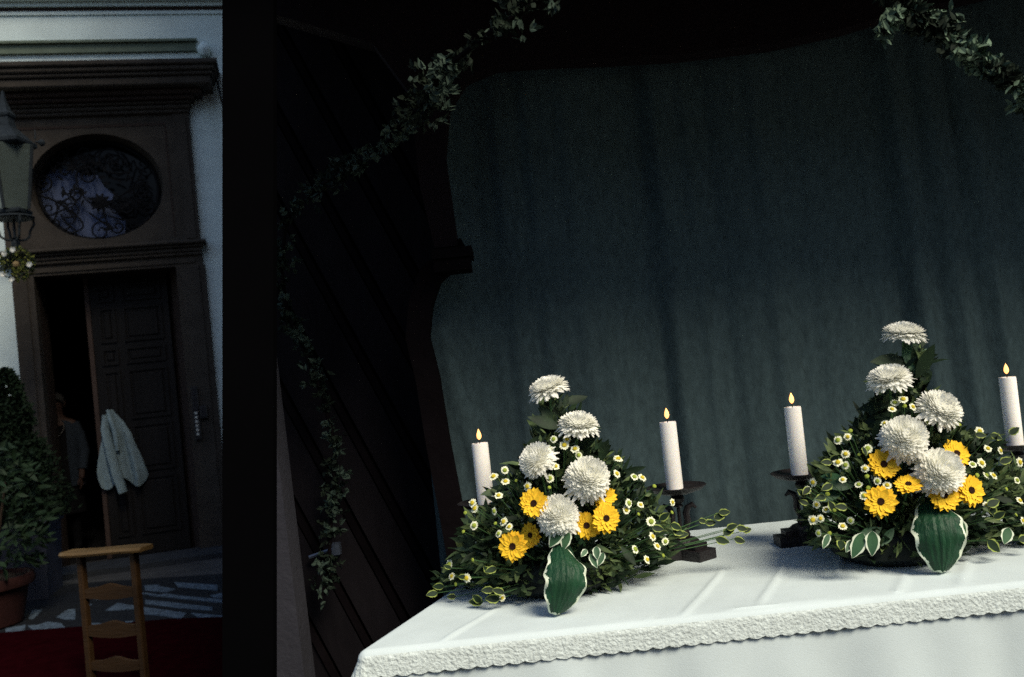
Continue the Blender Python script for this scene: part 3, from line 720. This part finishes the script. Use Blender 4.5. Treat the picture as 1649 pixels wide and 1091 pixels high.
# ============================================================ ALTAR TABLE AND CLOTHS
TZ = .98
TX0, TX1, TY0, TY1 = -.335, 2.0, 1.785, 2.635
TB = empty('altar_table', (.8, 2.2, 0)); tag(TB, 'long altar table wholly covered by white cloths', 'table')
def tput(mb, name, M):
    o = mb.build(name, M); o.parent = TB; o.matrix_parent_inverse = TB.matrix_world.inverted(); return o
mb = MB(); mb.add([(TX0+.02, TY0+.015, .925), (TX1, TY0+.015, .925), (TX1, TY1-.01, .925), (TX0+.32, TY1-.01, .925), (TX0+.02, TY0+.015, .97), (TX1, TY0+.015, .97), (TX1, TY1-.01, .97), (TX0+.32, TY1-.01, .97)], [(0,3,2,1),(4,5,6,7),(0,1,5,4),(1,2,6,5),(2,3,7,6),(3,0,4,7)]); tput(mb, 'tabletop', M_wood)
for x in (TX0+.1, TX1-.1):
    for y in (TY0+.1, TY1-.1): mb = MB(); x = x+(.25 if x < 0 and y > 2.3 else 0); mb.box((x-.035, y-.035, .0), (x+.035, y+.035, .925)); tput(mb, 'leg', M_wood)
crs = [((1185, 985), (1330, 968)), ((905, 1020), (1010, 1010)), ((1455, 930), (1445, 960)), ((1560, 905), (1545, 945)), ((760, 990), (720, 1035)), ((1132, 925), (1104, 995)), ((1242, 915), (1222, 975)), ((1345, 885), (1338, 935)), ((1050, 1000), (1010, 1030))]
crs = [(onz(*a, TZ), onz(*b, TZ)) for a, b in crs]
def crease(x, y):
    h = 0
    for a, b in crs:
        ab = Vector((b.x-a.x, b.y-a.y)); ap_ = Vector((x-a.x, y-a.y)); t = ap_.dot(ab)/ab.dot(ab)
        if -.1 < t < 1.1:
            d = (ap_-ab*t).length; s = (ap_.x*ab.y-ap_.y*ab.x)
            h += .0045*exp(-(d/.006)**2)*min(1, (t+.1)*5, (1.1-t)*5)
    return h
def skw(X, Y): return (.34*max(0, min(Y, TY1)-1.79)-.012)*max(0, min(1, (.9-X)/1.2))
def drape(name, off, over, hem, M, fold, step, label, cat, cr=True):
    r = .016+off
    ax_, ay_ = TX0+r-(off+.006), TY0+r-(off+.006)
    def axis(a0, a1, o0, o1, st, so):
        L = []
        k = max(2, int(o0/so))
        if o0 > 0: L += [a0-o0*(1-i/k) for i in range(k)]
        n = int((a1-a0)/st); L += [a0+(a1-a0)*i/n for i in range(n+1)]
        if o1 > 0: k = max(2, int(o1/so)); L += [a1+o1*i/k for i in range(1, k+1)]
        return L
    so = min(.008, step) if over < .2 else .03
    fine = [.004*i for i in range(1, 9)]
    xs = axis(ax_, TX1-r, over+r*pi/2-r, 0, step, so); ys = axis(ay_, TY1, over+r*pi/2-r, 0, .02, so)
    xs = sorted(set(xs+[ax_-q_ for q_ in fine])); ys = sorted(set(ys+[ay_-q_ for q_ in fine]))
    vs = []
    for y in ys:
        for x in xs:
            px_, py_ = max(x, ax_), max(y, ay_); ox, oy = x-px_, y-py_; d = sqrt(ox*ox+oy*oy)
            z = TZ+off; X, Y = x, y
            if d > 1e-7:
                nx_, ny_ = ox/d, oy/d; a = min(d, r*pi/2)/r; h = r*sin(a); dn = r*(1-cos(a)); rest = max(0, d-r*pi/2)
                if rest > 0:
                    wgt = rest/over
                    u = (px_*1.0 if abs(ny_) > abs(nx_) else py_)+atan2(nx_, -ny_)*.12
                    wgt2 = sqrt(max(0, wgt)); h += fold*wgt2*.5*(.6*sin(u*19+1)+.4*sin(u*43+2*nz(u*2)))+fold*.8*wgt + .02*rest + .45*rest*max(0, -nx_)*exp(-rest*2)
                    if hem:
                        w_ = abs(sin(u*pi/.030)); rest = rest*(1+hem*(w_-.5)/over)
                        h += .0012*sin(u*2*pi/.015)*wgt
                dn += rest; X, Y = px_+nx_*h, py_+ny_*h; z -= dn
            else:
                z += .0012*nz(x*6, y*6)+.0008*nz(x*20, y*20)
            if cr: z += crease(x, y)*(1 if d < 1e-7 else 0)
            vs.append((X, Y, max(.012, z)))
    vs = [(X+skw(X, Y), Y, z) for X, Y, z in vs]
    n = len(xs); fs = [(j*n+i, j*n+i+1, (j+1)*n+i+1, (j+1)*n+i) for j in range(len(ys)-1) for i in range(n-1)]
    mb = MB(); mb.add(vs, fs)
    if hem: mb.mi = [1 if vs[f[0]][2] < TZ-.010 else 0 for f in fs]
    o = mb.build(name, M, None, True); tag(o, label, cat); return o
drape('altar_cloth', -.004, .93, 0, M_cloth, .045, .02, 'plain white linen cloth falling to the floor under the lace cloth', 'tablecloth', False)
drape('lace_cloth', .003, .050, .007, [M_cloth, M_lace], .002, .005, 'white top cloth with scalloped lace edge laid over the altar', 'tablecloth')

# ============================================================ CANDLESTICKS AND CANDLES
ST = TZ+.004
def candlestick(x, y, rz, label, hs=.150):
    o = empty('candlestick', (x, y, ST), rz)
    tag(o, label, 'candlestick', 'dark candlesticks on the altar')
    k = hs/.150
    mb = MB()
    for a in (pi/2, pi/2+2*pi/3, pi/2+4*pi/3):     # three spreading block feet
        M = Matrix.Rotation(a+.3, 4, 'Z'); mb.box((-.030, 0, 0), (.030, .078, .024), M=M); mb.box((-.022, 0, .0245), (.022, .060, .038), M=M)
    mb.lathe([(.042, .0), (.042, .040), (.034, .047)], 6); mb.build('base', M_iron, o)
    mb = MB(); mb.lathe([(0, .036), (.017, .042), (.023, .055), (.018, .068), (.007, .074)], 16); mb.build('lower_knob', M_iron, o, True)
    for s_ in (-1, 1):      # lyre shaped side scrolls
        mb = MB(); mb.tube([(s_*.010, 0, .060), (s_*.019, 0, .078*k), (s_*.017, 0, .095*k), (s_*.022, 0, .108*k), (s_*.034, 0, .114*k), (s_*.043, 0, .106*k)], [.007, .0085, .0085, .008, .007, .003], 8); mb.build('scroll', M_iron, o, True)
    mb = MB(); mb.tube([(0, 0, .066), (0, 0, .118*k)], .0045, 8); mb.lathe([(0, .106*k), (.013, .112*k), (.009, .117*k), (.016, .123*k), (.018, .130*k), (.012, .138*k), (.005, hs-.004)], 16); mb.build('stem', M_iron, o, True)
    mb = MB(); mb.lathe([(.006, hs-.015), (.03, hs-.012), (.062, hs-.003), (.074, hs+.007), (.072, hs+.0085), (.060, hs+.003), (.02, hs-.0005), (0, hs-.0005)], 32); mb.build('drip_plate', M_iron, o, True)
    return hs
def candle(x, y, z, r, h, label, tl=0):
    o = empty('candle', (x, y, z)); o.rotation_euler = (0, tl, 0); tag(o, label, 'candle', 'white candles on the altar')
    mb = MB(); mb.lathe([(r*.99, 0), (r, .004), (r, h-.003), (r*.96, h), (r*.8, h-.001), (r*.55, h-.004), (0, h-.005)], 32); mb.build('wax', M_wax, o, True)
    mb = MB(); mb.tube([(0, 0, h-.006), (.0005, 0, h+.006), (.001, 0, h+.012)], .0012, 6); mb.build('wick', M_wick, o)
    mb = MB(); fx = rnd(.78, .95); mb.lathe([(r_*fx, h+.008+z_*rnd(.76, .80)) for r_, z_ in ((.0, 0), (.0035, .003), (.0060, .008), (.0066, .013), (.0056, .020), (.0032, .027), (.0010, .033), (0, .035))], 14); mb.build('flame', M_flame, o, True)
specs = [  # base px, candle bottom px, top px
 ((795, 927), (783, 812), (778, 714), 'short-looking left candle, lit, half hidden by the left bouquet', 'candlestick mostly hidden behind the left flower arrangement'),
 ((1105, 897), (1087, 788), (1071, 681), 'lit white candle just right of the left bouquet', 'black candlestick with round plate right of the left bouquet'),
 ((1297, 875), (1288, 765), (1278, 656), 'lit white candle just left of the right bouquet', 'black candlestick with stepped base left of the right bouquet'),
 ((1640, 828), (1635, 718), (1624, 608), 'lit white candle at the right edge behind the right bouquet', 'candlestick at the far right edge behind the right bouquet')]
CP = []
for (b, cb, ct, l1_, l2_) in specs:
    p = onz(*b, ST)
    zb = aty(*cb, p.y).z; hs = zb-ST-.0; zt_ = aty(*ct, p.y).z
    cbx = aty(*cb, p.y).x
    candlestick(cbx+.003, p.y, rnd(-.3, .3), l2_, hs)
    candle(cbx, p.y, ST+hs+.001, .0205, zt_-zb, l1_, radians(rnd(-.4, .3))); CP.append((cbx, p.y, hs))

# ============================================================ FLOWERS
def mum_mesh(seed):
    random.seed(seed); mb = MB(); N = 330; ga = pi*(3-sqrt(5))
    for i in range(N):
        t = i/(N-1); ph = radians(6+112*t**.7); a = i*ga+rnd(-.1, .1)
        ax = Vector((sin(ph)*cos(a), sin(ph)*sin(a), cos(ph)*.72)).normalized()
        base = ax*.44+Vector((0, 0, .02)); Lp = (.42+.13*t)*rnd(.88, 1.1)
        if t > .80: Lp *= rnd(.75, 1.5); ax = (ax+Vector((0, 0, -.25))).normalized()
        nrm = Vector((-ax.x*.4, -ax.y*.4, 1)) if t < .8 else Vector((ax.x, ax.y, .6))
        leaf_into(mb, base, ax, nrm, Lp, rnd(.15, .20), rnd(-.30, -.1) if t < .6 else rnd(-.05, .4), prof=(.6, .9, 1.0, .9, .3))
    mb.lathe([(0, -.35), (.3, -.2), (.48, 0), (.42, .2), (.2, .38), (0, .42)], 12)
    return mb.build('chrysanthemum', M_mum, me_only=True)
def gerb_mesh(seed):
    random.seed(seed); mb = MB()
    for (N, L, z, w_) in ((16, 1.04, 0, .50), (16, .95, .05, .48), (14, .62, .08, .24)):
        for i in range(N):
            a = 2*pi*(i+rnd(-.2, .2))/N+z*5; d = Vector((cos(a), sin(a), .10+z*1.5+rnd(-.08, .12)))
            leaf_into(mb, Vector((.12*cos(a), .12*sin(a), z)), d, Vector((0, 0, 1)), (L-.12)*rnd(.88, 1.06), w_*rnd(.85, 1.1), rnd(.0, .22), prof=(.5, .8, 1.0, .98, .62, .0))
    return mb.build('gerbera', M_gerb, me_only=True)
mb = MB(); mb.lathe([(.20, .02), (.23, .10), (.20, .15), (.12, .13), (0, .11)], 16)
for i in range(40):
    a = rnd(0, 2*pi); leaf_into(mb, Vector((.16*cos(a), .16*sin(a), .1)), Vector((cos(a)*.6, sin(a)*.6, 1)), Vector((cos(a), sin(a), 0)), .1, .03, .1, prof=(.6, 1, 0))
ME_gc = mb.build('centre', M_gcen, me_only=True)
def daisy_mesh(seed, n=13):
    random.seed(seed); mb = MB()
    for i in range(n):
        a = 2*pi*i/n+rnd(-.1, .1); leaf_into(mb, Vector((.3*cos(a), .3*sin(a), 0)), Vector((cos(a), sin(a), rnd(-.1, .2))), Vector((0, 0, 1)), .68*rnd(.85, 1.1), .46, rnd(0, .25), prof=(.5, .95, 1, .8, 0))
    return mb.build('daisy', M_dpet, me_only=True)
mb = MB(); mb.lathe([(.40, -.02), (.46, .08), (.42, .2), (.28, .3), (.12, .34), (0, .35)], 12); ME_dc = mb.build('centre', M_dcen, me_only=True)
mb = MB(); mb.lathe([(.40, -.02), (.50, .08), (.46, .22), (.28, .34), (.12, .38), (0, .39)], 12); ME_dcg = mb.build('centre', M_dceng, me_only=True)
MUMS = [mum_mesh(s) for s in (1, 2, 3)]; GERB = [gerb_mesh(s) for s in (4, 5, 6)]; DAIS = [daisy_mesh(s) for s in (7, 8, 9)]
random.seed(99)
def sprig_leaf(base, d, n, L, Wd, name, parent, green, margin, lab=None):
    """a leaf of two materials: green blade and pale margin"""
    d = d.normalized(); n = (n-d*n.dot(d)).normalized(); s = d.cross(n); K = 9
    vs = []; fs = []; mi = []
    for i in range(K+1):
        t = i/K; w = sin(pi*t**.85)**.75*(1-.15*t) if 0 < t < 1 else 0.03
        for q_ in (-1, -.74, 0, .74, 1):
            wob = 1+(.10*sin(t*17+q_*3) if abs(q_) == 1 else 0)
            vs.append(base+d*(L*t)+s*(q_*w*Wd/2*wob)-n*(.22*L*t*t+.10*Wd*(1-abs(q_))*w))
    for i in range(K):
        for j in range(4): fs.append((i*5+j, i*5+j+1, i*5+6+j, i*5+5+j)); mi.append(1 if j in (0, 3) else 0)
    mb = MB(); mb.add(vs, fs); mb.mi = mi
    o = mb.build(name, [green, margin], None, True); o.parent = parent; o.matrix_parent_inverse = parent.matrix_world.inverted()
    if lab: o['label'] = lab
    return o

def bouquet(label, cpx, Yc, mums, gerbs, dais, poly, rx, hosta, vlines, nleaf, bowl_r, mumleaves, spr):
    C0 = onz(*cpx, ST); C0.y = Yc
    root = empty('flower_arrangement', (C0.x, Yc, ST)); tag(root, label, 'flower arrangement', 'flower arrangements on the altar')
    inv = root.matrix_world.inverted()
    cxp, cyp, rxp, ryp = rx
    def depth(x, y, extra=0):
        r2 = min(1, ((x-cxp)/rxp)**2+((y-cyp)/ryp)**2); return Yc-.15*sqrt(1-r2)+extra
    foot = Vector((C0.x, Yc, ST+.05))
    stems = MB()
    def stem(p, r):
        mid = (p*.55+foot*.45)+Vector((0, 0, -.01)); stems.tube([foot, mid, p], [r, r, r*.8], 5, cap=False)
    mb = MB(); mb.lathe([(bowl_r*.75, 0), (bowl_r, .02), (bowl_r, .055), (bowl_r*.9, .075), (0, .085)], 24); mb.build('bowl', M_bowl, root, True)
    for i, (x, y, w, tilt, sz) in enumerate(mums):
        Y = depth(x, y, -.035); p = aty(x, y, Y); R_ = w/FPX*Y/2*1.0
        n = Vector((tilt[0], -tilt[1], tilt[2]))
        n = n.normalized()
        o = link('chrysanthemum', MUMS[i % 3], root, inv @ frame(n, i*1.3, p, R_) @ Matrix.Diagonal((1, 1, sz, 1))); stem(p-n*R_*.3, .003)
    for i, (x, y, w, tilt, ex) in enumerate(gerbs):
        Y = depth(x, y, -.025+ex); p = aty(x, y, Y); R_ = w/FPX*Y/2*1.04; n = Vector((tilt[0], -1, tilt[1])).normalized()
        o = link('gerbera', GERB[i % 3], root, inv @ frame(n, i*.7, p, R_))
        link('centre', ME_gc, o); stem(p-n*R_*.05, .0025)
    for i, (x, y) in enumerate(dais):
        Y = depth(x, y, -.03+rnd(-.015, .01)); p = aty(x, y, Y); R_ = rnd(.0085, .0118)
        n = Vector((1.1*(x-cxp)/rxp+rnd(-.6, .6), -1, .55+rnd(-.5, .7)-.3*(y-cyp)/ryp)).normalized()
        if i % 4 == 3:
            link('bud', ME_dcg, root, inv @ frame(n, i, p, R_*.85)); stem(p, .0011); continue
        o = link('daisy', DAIS[i % 3], root, inv @ frame(n, i, p, R_))
        link('centre', ME_dc if i % 3 else ME_dcg, o); stem(p, .0011)
    # leafy mass, several greens
    bms = [MB(), MB()]
    xs = [p[0] for p in poly]; ys = [p[1] for p in poly]
    def inside(x, y):
        c = False; n = len(poly)
        for i in range(n):
            (x1, y1), (x2, y2) = poly[i], poly[(i+1) % n]
            if (y1 > y) != (y2 > y) and x < (x2-x1)*(y-y1)/(y2-y1)+x1: c = not c
        return c
    cnt = 0
    while cnt < nleaf:
        x, y = rnd(min(xs), max(xs)), rnd(min(ys), max(ys))
        if not inside(x, y) or nz(x*.03, y*.03, Yc*9) < -.28 and rnd(0, 1) < .7: continue
        cnt += 1
        Y = depth(x, y, rnd(.0, .20)+(0.01)); p = aty(x, y, Y)
        if p.z < ST+.012: p.z = ST+rnd(.012, .03)
        o_ = (p-foot).normalized(); d = (o_*.9+rdir()*.9); 
        if p.z < ST+.06: d.z = abs(d.z)*.4
        small = rnd(0, 1) < .72; lightish = (nz(x*.02+5, y*.02, 1)+rnd(-.5, .5)) > .0
        L, Wd = (rnd(.014, .028), rnd(.006, .011)) if small else (rnd(.03, .055), rnd(.010, .018))
        leaf_into(bms[1 if lightish else 0], p, d, rdir(.5)-Vector((0, .6, 0)), L, Wd, rnd(-.1, .5))
    for b_, mt in zip(bms, (M_leafD, M_leafM)):
        o = b_.build('foliage', mt, None, True); o.parent = root; o.matrix_parent_inverse = inv; tag(o, kind='stuff')
    # large single leaves
    for (x, y, dx, dy, L) in mumleaves:
        p = aty(x, y, depth(x, y, .02)); q_ = aty(x+dx, y+dy, depth(x, y, rnd(-.02, .04))); d = q_-p
        mb = MB(); leaf_into(mb, p, d, Vector((rnd(-.4, .4), -1, .5)), d.length, d.length*.36, rnd(.0, .3), prof=(.05, .55, .9, 1.0, .85, .5, .0))
        o = mb.build('leaf', M_leafG if L else M_leafD, None, True); o.parent = root; o.matrix_parent_inverse = inv
    # variegated sprigs
    for (x, y, s_) in vlines:
        Y = depth(x, y, -.035); p = aty(x, y, Y); p.z = max(p.z, ST+.012); dv = Vector(((x-cxp)/rxp+rnd(-.7, .7), rnd(-.5, .1), rnd(-.5, .6)))
        if p.z < ST+.035: dv.z = abs(dv.z)*.5
        sprig_leaf(p, dv, Vector((rnd(-.4, .4), -1, .5)), .026*s_, .018*s_, 'variegated_leaf', root, M_leafD, M_var)
        stem(p, .001)
    for (x, y, dx, dy, w_) in spr:
        p = aty(x, y, depth(x, y, -.045)); q_ = aty(x+dx, y+dy, depth(x, y, -.06)); d = q_-p
        if q_.z < ST+.01: q_.z = ST+.01; d = q_-p
        sprig_leaf(p, d, Vector((0, -1, .4)), d.length, w_/FPX*2, 'pale_leaf', root, M_leafG, M_margin)
    # broad hosta leaf
    (bx, by), (tx, ty), wpx, lean = hosta
    tp = onz(tx, ty, ST+.006); bp_ = aty(bx, by, tp.y+.055)
    L = (tp-bp_).length; d = (tp-bp_).normalized(); n = Vector((lean, -1, .35)); n = (n-d*n.dot(d)).normalized(); s = d.cross(n)
    if s.x < 0: s = -s
    K, Q = 44, 44; vs = []; mi = []; fs = []; Wd = wpx/FPX*tp.y
    for i in range(K+1):
        t = i/K; w = (sin(pi*min(1, (t*.93+.05))**1.15))**.62 if t < 1 else .0
        w = max(w, .02)
        for j in range(Q+1):
            q_ = -1+2*j/Q; wob = 1+.03*sin(t*17+(2 if q_ > 0 else 0))+.015*sin(t*41)
            x_ = q_*w*Wd/2*(wob if abs(q_) > .75 else 1)
            bulge = .040*sin(pi*t)-.016*abs(q_)**2+.008*q_*sin(t*4)+.0012*cos(q_*22)*(1-abs(q_))+(.006*sin(t*24)*abs(q_)**4)
            vs.append(bp_+d*(L*t)+s*(x_+.3*Wd*lean*sin(pi*t))+n*bulge)
    for i in range(K):
        for j in range(Q):
            fs.append((i*(Q+1)+j, i*(Q+1)+j+1, (i+1)*(Q+1)+j+1, (i+1)*(Q+1)+j))
            q_ = abs(-1+2*(j+.5)/Q); th = .90+.05*sin(i*.45+(3 if j > Q/2 else 0))+.02*sin(i*1.3)
            mi.append(1 if (q_ > th) or i >= K-1 and q_ > .3 else 0)
    vs = [Vector((v.x, v.y, max(v.z, ST+.003+.0))) for v in vs]
    mb = MB(); mb.add(vs, fs); mb.mi = mi; o = mb.build('hosta_leaf', [M_hosta, M_margin], None, True); o.parent = root; o.matrix_parent_inverse = inv
    o['label'] = 'broad green leaf with crinkled white margin'
    stem(bp_, .003)
    o = stems.build('stems', M_stem, None); o.parent = root; o.matrix_parent_inverse = inv; tag(o, kind='stuff')
    return root

def z2(L): return [(680+x/4.96, 580+y/4.96) for x, y in L]
def z3(L): return [(680+x/4.96, 780+y/4.96) for x, y in L]
def z4(L): return [(960+x/3.9, 640+y/3.9) for x, y in L]
def z5(L): return [(1280+x/4.47, 500+y/4.47) for x, y in L]
def z6(L): return [(1280+x/4.47, 700+y/4.47) for x, y in L]
dL = z2([(1050,632),(1155,635),(1135,680),(1025,705),(1220,710),(1065,848),(1020,945),(1015,1020),(570,930),(660,880),(665,970),(750,965),(1250,760),(1555,790),(840,1010)]) \
   + z3([(345,230),(420,195),(400,150),(575,215),(585,315),(650,300),(610,395),(695,340),(405,605),(215,640),(235,735),(355,750),(270,800),(640,910),(610,90),(415,330),(330,380)]) \
   + z4([(140,385),(240,500),(290,505),(365,560),(205,665),(190,708),(280,675),(265,735),(355,875),(385,935),(435,905),(420,995),(320,1020),(245,955),(480,660),(475,725),(345,780),(130,480)])
dR = z5([(720,665),(700,712),(780,640),(790,690),(850,695),(650,815),(960,800),(400,870),(380,910),(310,935),(365,1035),(465,1040),(525,995),(1480,1010),(1390,995),(1180,825),(1330,870)]) \
   + z6([(310,200),(365,220),(520,303),(505,245),(595,335),(665,365),(530,385),(500,440),(345,325),(225,540),(285,545),(185,605),(130,615),(170,710),(250,712),(345,660),(1280,215),(1345,205),(1310,295),(1380,295),(1430,295),(1620,475),(1590,580),(1640,620),(155,505),(460,360),(1520,395),(1385,510),(1600,330),(1620,200),(235,430),(400,620),(90,400),(130,345)])
bouquet('left flower arrangement of white chrysanthemums and yellow gerberas in a low bowl', (900, 925), 2.12,
    [(882, 625, 70, (-.25, .15, 1), .62), (931, 684, 70, (.1, .25, 1), .68), (864, 741, 66, (-.75, .8, .9), .8), (947, 770, 76, (.25, 1, .7), 1), (898, 830, 72, (-.15, 1, .55), 1)],
    [(860, 811, 47, (-.25, .25), -.02), (826, 880, 48, (-.3, .1), -.02), (855, 862, 40, (-.9, .1), .02), (976, 835, 46, (.2, .15), -.02), (945, 846, 44, (-.2, .0), .0), (972, 800, 40, (.1, .9), .03)],
    dL, [(740, 905), (752, 860), (768, 832), (796, 820), (806, 782), (835, 760), (865, 715), (880, 640), (905, 650), (940, 690), (965, 730), (1000, 755), (1030, 785), (1055, 820), (1082, 855), (1072, 895), (1040, 922), (980, 948), (900, 960), (830, 965), (760, 950), (722, 955), (705, 962)],
    (905, 850, 190, 230), ((903, 878), (897, 990), 68, .3),
    [(705, 955, 1), (715, 945, 1), (780, 985, 1.2), (775, 972, 1), (805, 965, 1.2), (812, 955, 1), (795, 950, 1), (735, 965, .8), (1150, 836, 1.15), (1157, 826, 1), (1170, 852, 1), (1186, 850, 1), (1152, 868, 1.2), (1165, 862, 1.2), (1182, 868, 1), (1135, 842, 1), (1125, 838, .8), (1080, 845, 1.1), (1088, 862, 1.1), (1083, 855, 1), (1062, 838, 1), (1050, 850, 1), (727, 915, .7), (752, 930, .8), (1195, 856, .9), (800, 915, 1), (790, 925, .9)],
    5200, .13,
    [(905, 690, -55, -20, 0), (905, 680, -45, 25, 0), (905, 650, 42, -12, 0), (898, 690, -28, -38, 0), (930, 725, 35, -30, 0), (880, 700, -40, 30, 0), (965, 745, 15, -38, 0), (900, 870, 25, 30, 1), (905, 860, -5, 40, 1), (925, 858, 20, 25, 1), (960, 800, 30, 20, 0), (940, 880, 40, 20, 0), (850, 910, -35, 20, 0), (1000, 880, 25, 30, 0), (820, 790, -30, -10, 0)],
    [(960, 880, 2, 20, 14), (950, 892, 12, 22, 12), (972, 890, -8, 20, 12), (945, 885, -8, 10, 10), (905, 850, -20, 30, 22), (915, 855, -8, 30, 18)])
bouquet('right flower arrangement of white chrysanthemums and yellow gerberas, taller and nearer', (1450, 900), 2.08,
    [(1455, 537, 72, (.1, .12, 1), .60), (1431, 609, 74, (-.2, .22, 1), .64), (1513, 660, 78, (.45, .6, .9), .85), (1457, 705, 78, (-.1, 1, .6), 1), (1513, 760, 82, (.15, 1, .5), 1)],
    [(1423, 748, 48, (-.1, .3), 0), (1418, 808, 50, (-.15, .2), -.03), (1463, 781, 42, (-.3, 1.6), -.01), (1540, 731, 46, (.25, .5), .02), (1563, 790, 50, (.3, .2), -.02), (1520, 798, 50, (.0, .3), -.015)],
    dR, [(1300, 830), (1300, 790), (1335, 735), (1385, 690), (1410, 640), (1425, 600), (1460, 560), (1490, 570), (1490, 630), (1540, 690), (1600, 720), (1640, 760), (1670, 820), (1670, 875), (1600, 885), (1560, 890), (1480, 905), (1400, 900), (1350, 885), (1310, 860)],
    (1470, 800, 210, 270), ((1500, 800), (1518, 922), 78, -.1),
    [(1298, 800, .9), (1304, 785, .9), (1302, 812, .8), (1340, 745, .9), (1350, 735, 1), (1610, 745, 1), (1590, 870, 1.4), (1640, 870, 1.2), (1600, 830, 1), (1355, 870, 1.2), (1345, 825, 1), (1365, 818, 1), (1590, 815, 1.2), (1600, 835, 1), (1625, 700, 1), (1595, 700, 1), (1605, 710, 1), (1390, 720, .8), (1340, 780, 1), (1330, 800, 1), (1395, 880, 1), (1570, 700, .9)],
    5600, .135,
    [(1470, 600, -10, -55, 1), (1475, 600, 18, -40, 1), (1475, 610, 32, -55, 0), (1470, 590, -60, -12, 0), (1462, 580, -55, -2, 0), (1480, 580, 30, -10, 0), (1485, 590, 22, 12, 0), (1485, 560, 5, -22, 0), (1470, 605, -2, -30, 1), (1440, 640, -45, 12, 0), (1435, 650, -50, 5, 0), (1450, 660, -60, 20, 0), (1440, 680, -50, 10, 0), (1500, 690, 30, 10, 0), (1380, 780, -50, 0, 1), (1360, 790, -50, 15, 1), (1360, 770, -40, -5, 1), (1420, 850, -40, 20, 1), (1440, 850, -20, 30, 1), (1600, 800, 40, 10, 0), (1560, 830, 35, 20, 0), (1475, 720, 20, 30, 0)],
    [(1390, 858, -15, 40, 24), (1405, 855, 2, 40, 24), (1545, 835, 8, 40, 22), (1625, 850, -5, 25, 20), (1335, 860, -8, 22, 12), (1372, 870, -8, 18, 12)])

# ============================================================ GARLANDS
def garland(name, label, path, dens, dark, rad, pale=None):
    pts = [aty(x, y, Y) for x, y, Y in path]
    root = empty(name, pts[0]); tag(root, label, 'garland'); inv = root.matrix_world.inverted()
    a, b = MB(), MB(); rope = MB(); rope.tube(pts, .006, 6)
    for i in range(len(pts)-1):
        p, q_ = pts[i], pts[i+1]; n = int((q_-p).length*dens)
        for k in range(n):
            t = rnd(0, 1); c = p.lerp(q_, t)
            g_ = .5+nz(c.x*11, c.z*11, 2)
            if g_ < .42 and pale is None and rnd(0, 1) < .75: continue
            r = rad*(.5+.8*max(0, g_))
            c = c+rdir()*rnd(0, r); d = rdir(.1)
            for m_ in range(5):
                dd_ = (d+rdir()*.7).normalized(); bb = c+rdir()*.006
                leaf_into(a if nz(c.x*16, c.z*16, 7)+rnd(-.2, .2) < dark else b, bb, dd_, rdir()-Vector((0, .5, 0)), rnd(.012, .026), rnd(.007, .013), rnd(0, .4), prof=(.1, 1, .7, 0))
    for mb_, nm, mt in ((rope, 'rope', M_gateD), (a, 'dark_leaves', M_garD), (b, 'pale_sprigs', pale or M_garL)):
        o = mb_.build(nm, mt, None); o.parent = root; o.matrix_parent_inverse = inv
        if nm != 'rope': tag(o, kind='stuff')
garland('garland', 'long leafy garland hanging down the left of the arch and gate', [(1010, -560, 1.83), (960, -200, 1.76), (930, -50, 1.7), (870, 0, 1.72), (800, 45, 1.76), (745, 88, 1.84), (705, 120, 1.95), (692, 160, 2.05), (650, 195, 2.2), (615, 240, 2.35), (560, 270, 2.5), (515, 300, 2.65), (462, 350, 2.7), (452, 430, 2.75), (462, 500, 2.78), (492, 570, 2.8), (520, 640, 2.82), (540, 720, 2.84), (535, 800, 2.86), (530, 900, 2.86), (520, 960, 2.86)], 480, .02, .045)
garland('garland', 'leafy garland crossing the top right corner before the dark arch', [(1290, -560, 1.83), (1330, -150, 1.74), (1395, -40, 1.7), (1440, 0, 1.7), (1475, 25, 1.7), (1520, 55, 1.72), (1560, 85, 1.72), (1600, 115, 1.7), (1650, 145, 1.7), (1720, 190, 1.7), (1850, 250, 1.7), (2050, 300, 1.72), (2350, 250, 1.75), (2650, 60, 1.78), (2800, -560, 1.83)], 950, -.05, .036, M_garR)
garland('garland_end', 'short leafy sprig end hanging left of the top right garland', [(1475, 15, 1.7), (1455, 28, 1.7), (1430, 30, 1.68), (1420, 55, 1.68)], 600, -.25, .014, M_garR)
